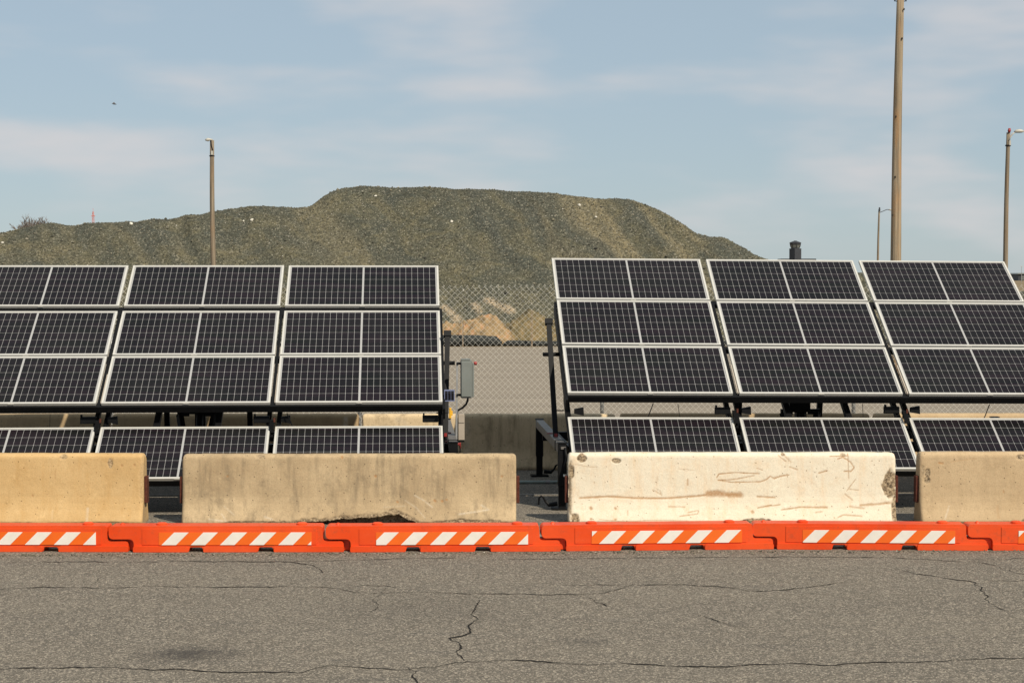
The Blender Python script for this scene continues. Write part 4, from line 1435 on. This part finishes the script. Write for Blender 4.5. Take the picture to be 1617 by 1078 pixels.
# low hangar at the right edge
hb0 = at(1640, 437, 1350)
hg = empty('hangar', (hb0.x, 1350, 0))
tag(hg, 'low dark hangar on the horizon at the right edge', 'building')
hh = at(1640, 433, 1350).z
G().box((0, 0, hh / 2), (38, 30, hh)).build('wall', MT['dark'], hg)
G().prism([(-20, hh), (20, hh), (19, hh + 0.9), (-19, hh + 0.9)], -16, 16).build('roof', MT['boxgrey'], hg)
for k_ in range(6):
    G().box((-15 + k_ * 6, -15.1, hh / 2 - 0.3), (4.2, 0.3, hh * 0.7)).build('hangar_door', MT['glass'], hg)
fl = at(1613, 437, 900)
flr = empty('street_lamp', (fl.x, 900, 0))
tag(flr, 'tiny street lamp before the hangar at the right edge', 'lamp')
ht = at(1613, 420.5, 900).z
G().tube([(0, 0, 0), (0, 0, ht)], [0.14, 0.09], 8).build('pole', MT['post'], flr)
G().bar((-0.8, 0, ht), (0.8, 0, ht), 0.2, 0.15).build('lamp_head', MT['lamp'], flr)

# radio mast far behind the hill
YM = 900.0
mb = at(147.5, 400, YM)
ms = empty('radio_mast', (mb.x, YM, 0))
tag(ms, 'thin red radio mast behind the hill on the left', 'mast')
zt_ = at(147.5, 334, YM).z
g = G()
for s0_, s1_ in ((-1, -1), (1, -1), (1, 1), (-1, 1)):
    g.bar((s0_ * 1.5, s1_ * 1.5, 0), (s0_ * 0.25, s1_ * 0.25, zt_), 0.10, 0.10)
g.build('lattice_leg', MT['mast'], ms)
g = G()
nb = 14
for i in range(nb):
    z0, z1 = zt_ * i / nb, zt_ * (i + 1) / nb
    r0, r1 = 1.5 - 1.22 * i / nb, 1.5 - 1.22 * (i + 1) / nb
    g.bar((-r0, -r0, z0), (r1, -r1, z1), 0.08, 0.08).bar((r0, -r0, z0), (-r1, -r1, z1), 0.08, 0.08)
g.build('bracing', MT['mast'], ms)
za = at(147.5, 341.2, YM).z
G().bar((-0.95, 0, za), (0.95, 0, za), 0.22, 0.35).build('cross_arm', MT['mast'], ms)
G().tube([(0, 0, zt_), (0, 0, zt_ + 1.6)], 0.08, 6).build('antenna', MT['mast'], ms)

# bare tree top behind the hill
YB = 210.0
tb_ = at(53, 400, YB)
tree = empty('bare_tree', (tb_.x, YB, 0))
tag(tree, 'leafless bushy tree top showing over the hill crest on the left', 'tree')
ztop_ = at(53, 344.5, YB).z
trk, crown = G(), G()
rt = random.Random(5)
trk.tube([(0, 0, 0), (0.1, 0, 2.5), (0.0, 0, ztop_ - 2.8)], [0.22, 0.17, 0.12], 8)


def branch(g_, p, d, L, r, lev):
    q = p + d * L
    mid = p.lerp(q, 0.5) + Vector((rt.uniform(-1, 1), rt.uniform(-1, 1), rt.uniform(-.3, .6))) * L * 0.06
    g_.tube([p, mid, q], [r, r * 0.8, r * 0.55], 4, cap=False)
    if lev == 0:
        return
    for _ in range(4 if lev > 1 else 5):
        nd = (d + Vector((rt.uniform(-1, 1), rt.uniform(-1, 1), rt.uniform(-0.25, 0.7))) * 0.75).normalized()
        branch(g_, p.lerp(q, rt.uniform(0.45, 1.0)), nd, L * rt.uniform(0.5, 0.75), r * 0.62, lev - 1)


for k_ in range(15):
    t = 2 * math.pi * k_ / 15
    branch(crown, Vector((0, 0, ztop_ - 2.9 + rt.uniform(-.3, .3))), Vector((math.cos(t) * 0.75, math.sin(t) * 0.75, rt.uniform(0.7, 1.3))).normalized(), rt.uniform(1.3, 1.7), 0.09, 3)
trk.build('trunk', MT['bark'], tree)
crown.build('crown', MT['bark'], tree)

# bird
bp = at(180, 164.5, 120.0)
g = G()
g.tube([(-0.14, 0, 0), (-0.06, 0, 0.012), (0.05, 0, 0.012), (0.12, 0, 0.0), (0.18, 0, -0.01)], [0.012, 0.04, 0.045, 0.025, 0.004], 8)
for s_ in (-1, 1):
    g.add([(0.06, s_ * 0.03, 0.02), (-0.06, s_ * 0.03, 0.02), (-0.05, s_ * 0.17, 0.075), (0.05, s_ * 0.17, 0.08), (-0.06, s_ * 0.34, 0.04),
           (0.06, s_ * 0.03, 0.03), (-0.06, s_ * 0.03, 0.03), (-0.05, s_ * 0.17, 0.085), (0.05, s_ * 0.17, 0.09), (-0.06, s_ * 0.34, 0.043)],
          [(0, 1, 2, 3), (3, 2, 4), (5, 8, 7, 6), (8, 9, 7), (0, 3, 8, 5), (1, 6, 7, 2), (3, 4, 9, 8), (2, 7, 9, 4)])
bd = g.build('bird', MT['bird'])
bd.location = bp
bd.rotation_euler = (0.25, 0.1, 0.35)
tag(bd, 'small dark bird flying in the sky at the left', 'bird')


# ------------------------------------------------------------------ grit swept up against the barricades and barriers
NG = 5200
gx0 = rng.uniform(-6.0, 6.2, NG)
side_ = rng.random(NG)
yb_ = 18.34 + 0.03 * gx0
gy0 = np.where(side_ < 0.55, yb_ - np.abs(rng.normal(0, 0.10, NG)) + 0.02, np.where(side_ < 0.8, rng.uniform(18.75, 20.3, NG), rng.uniform(20.85, 24.5, NG)))
gs = 0.003 + 0.010 * rng.random(NG) ** 4
jit = rng.uniform(0.6, 1.3, (NG, 6, 1)) * OCT[None] * gs[:, None, None]
gv = np.stack([jit[..., 0] + gx0[:, None], jit[..., 1] + gy0[:, None], jit[..., 2] * 0.7 + gs[:, None] * 0.5], -1).reshape(-1, 3)
gf = (np.array(OCF)[None] + (np.arange(NG) * 6)[:, None, None]).reshape(-1, 3)
me = bpy.data.meshes.new('loose_grit')
me.from_pydata(gv.tolist(), [], gf.tolist())
tag(link('loose_grit', me, MT['stones']), 'fine loose grit along the foot of the barricades and barriers', 'grit', kind='stuff')
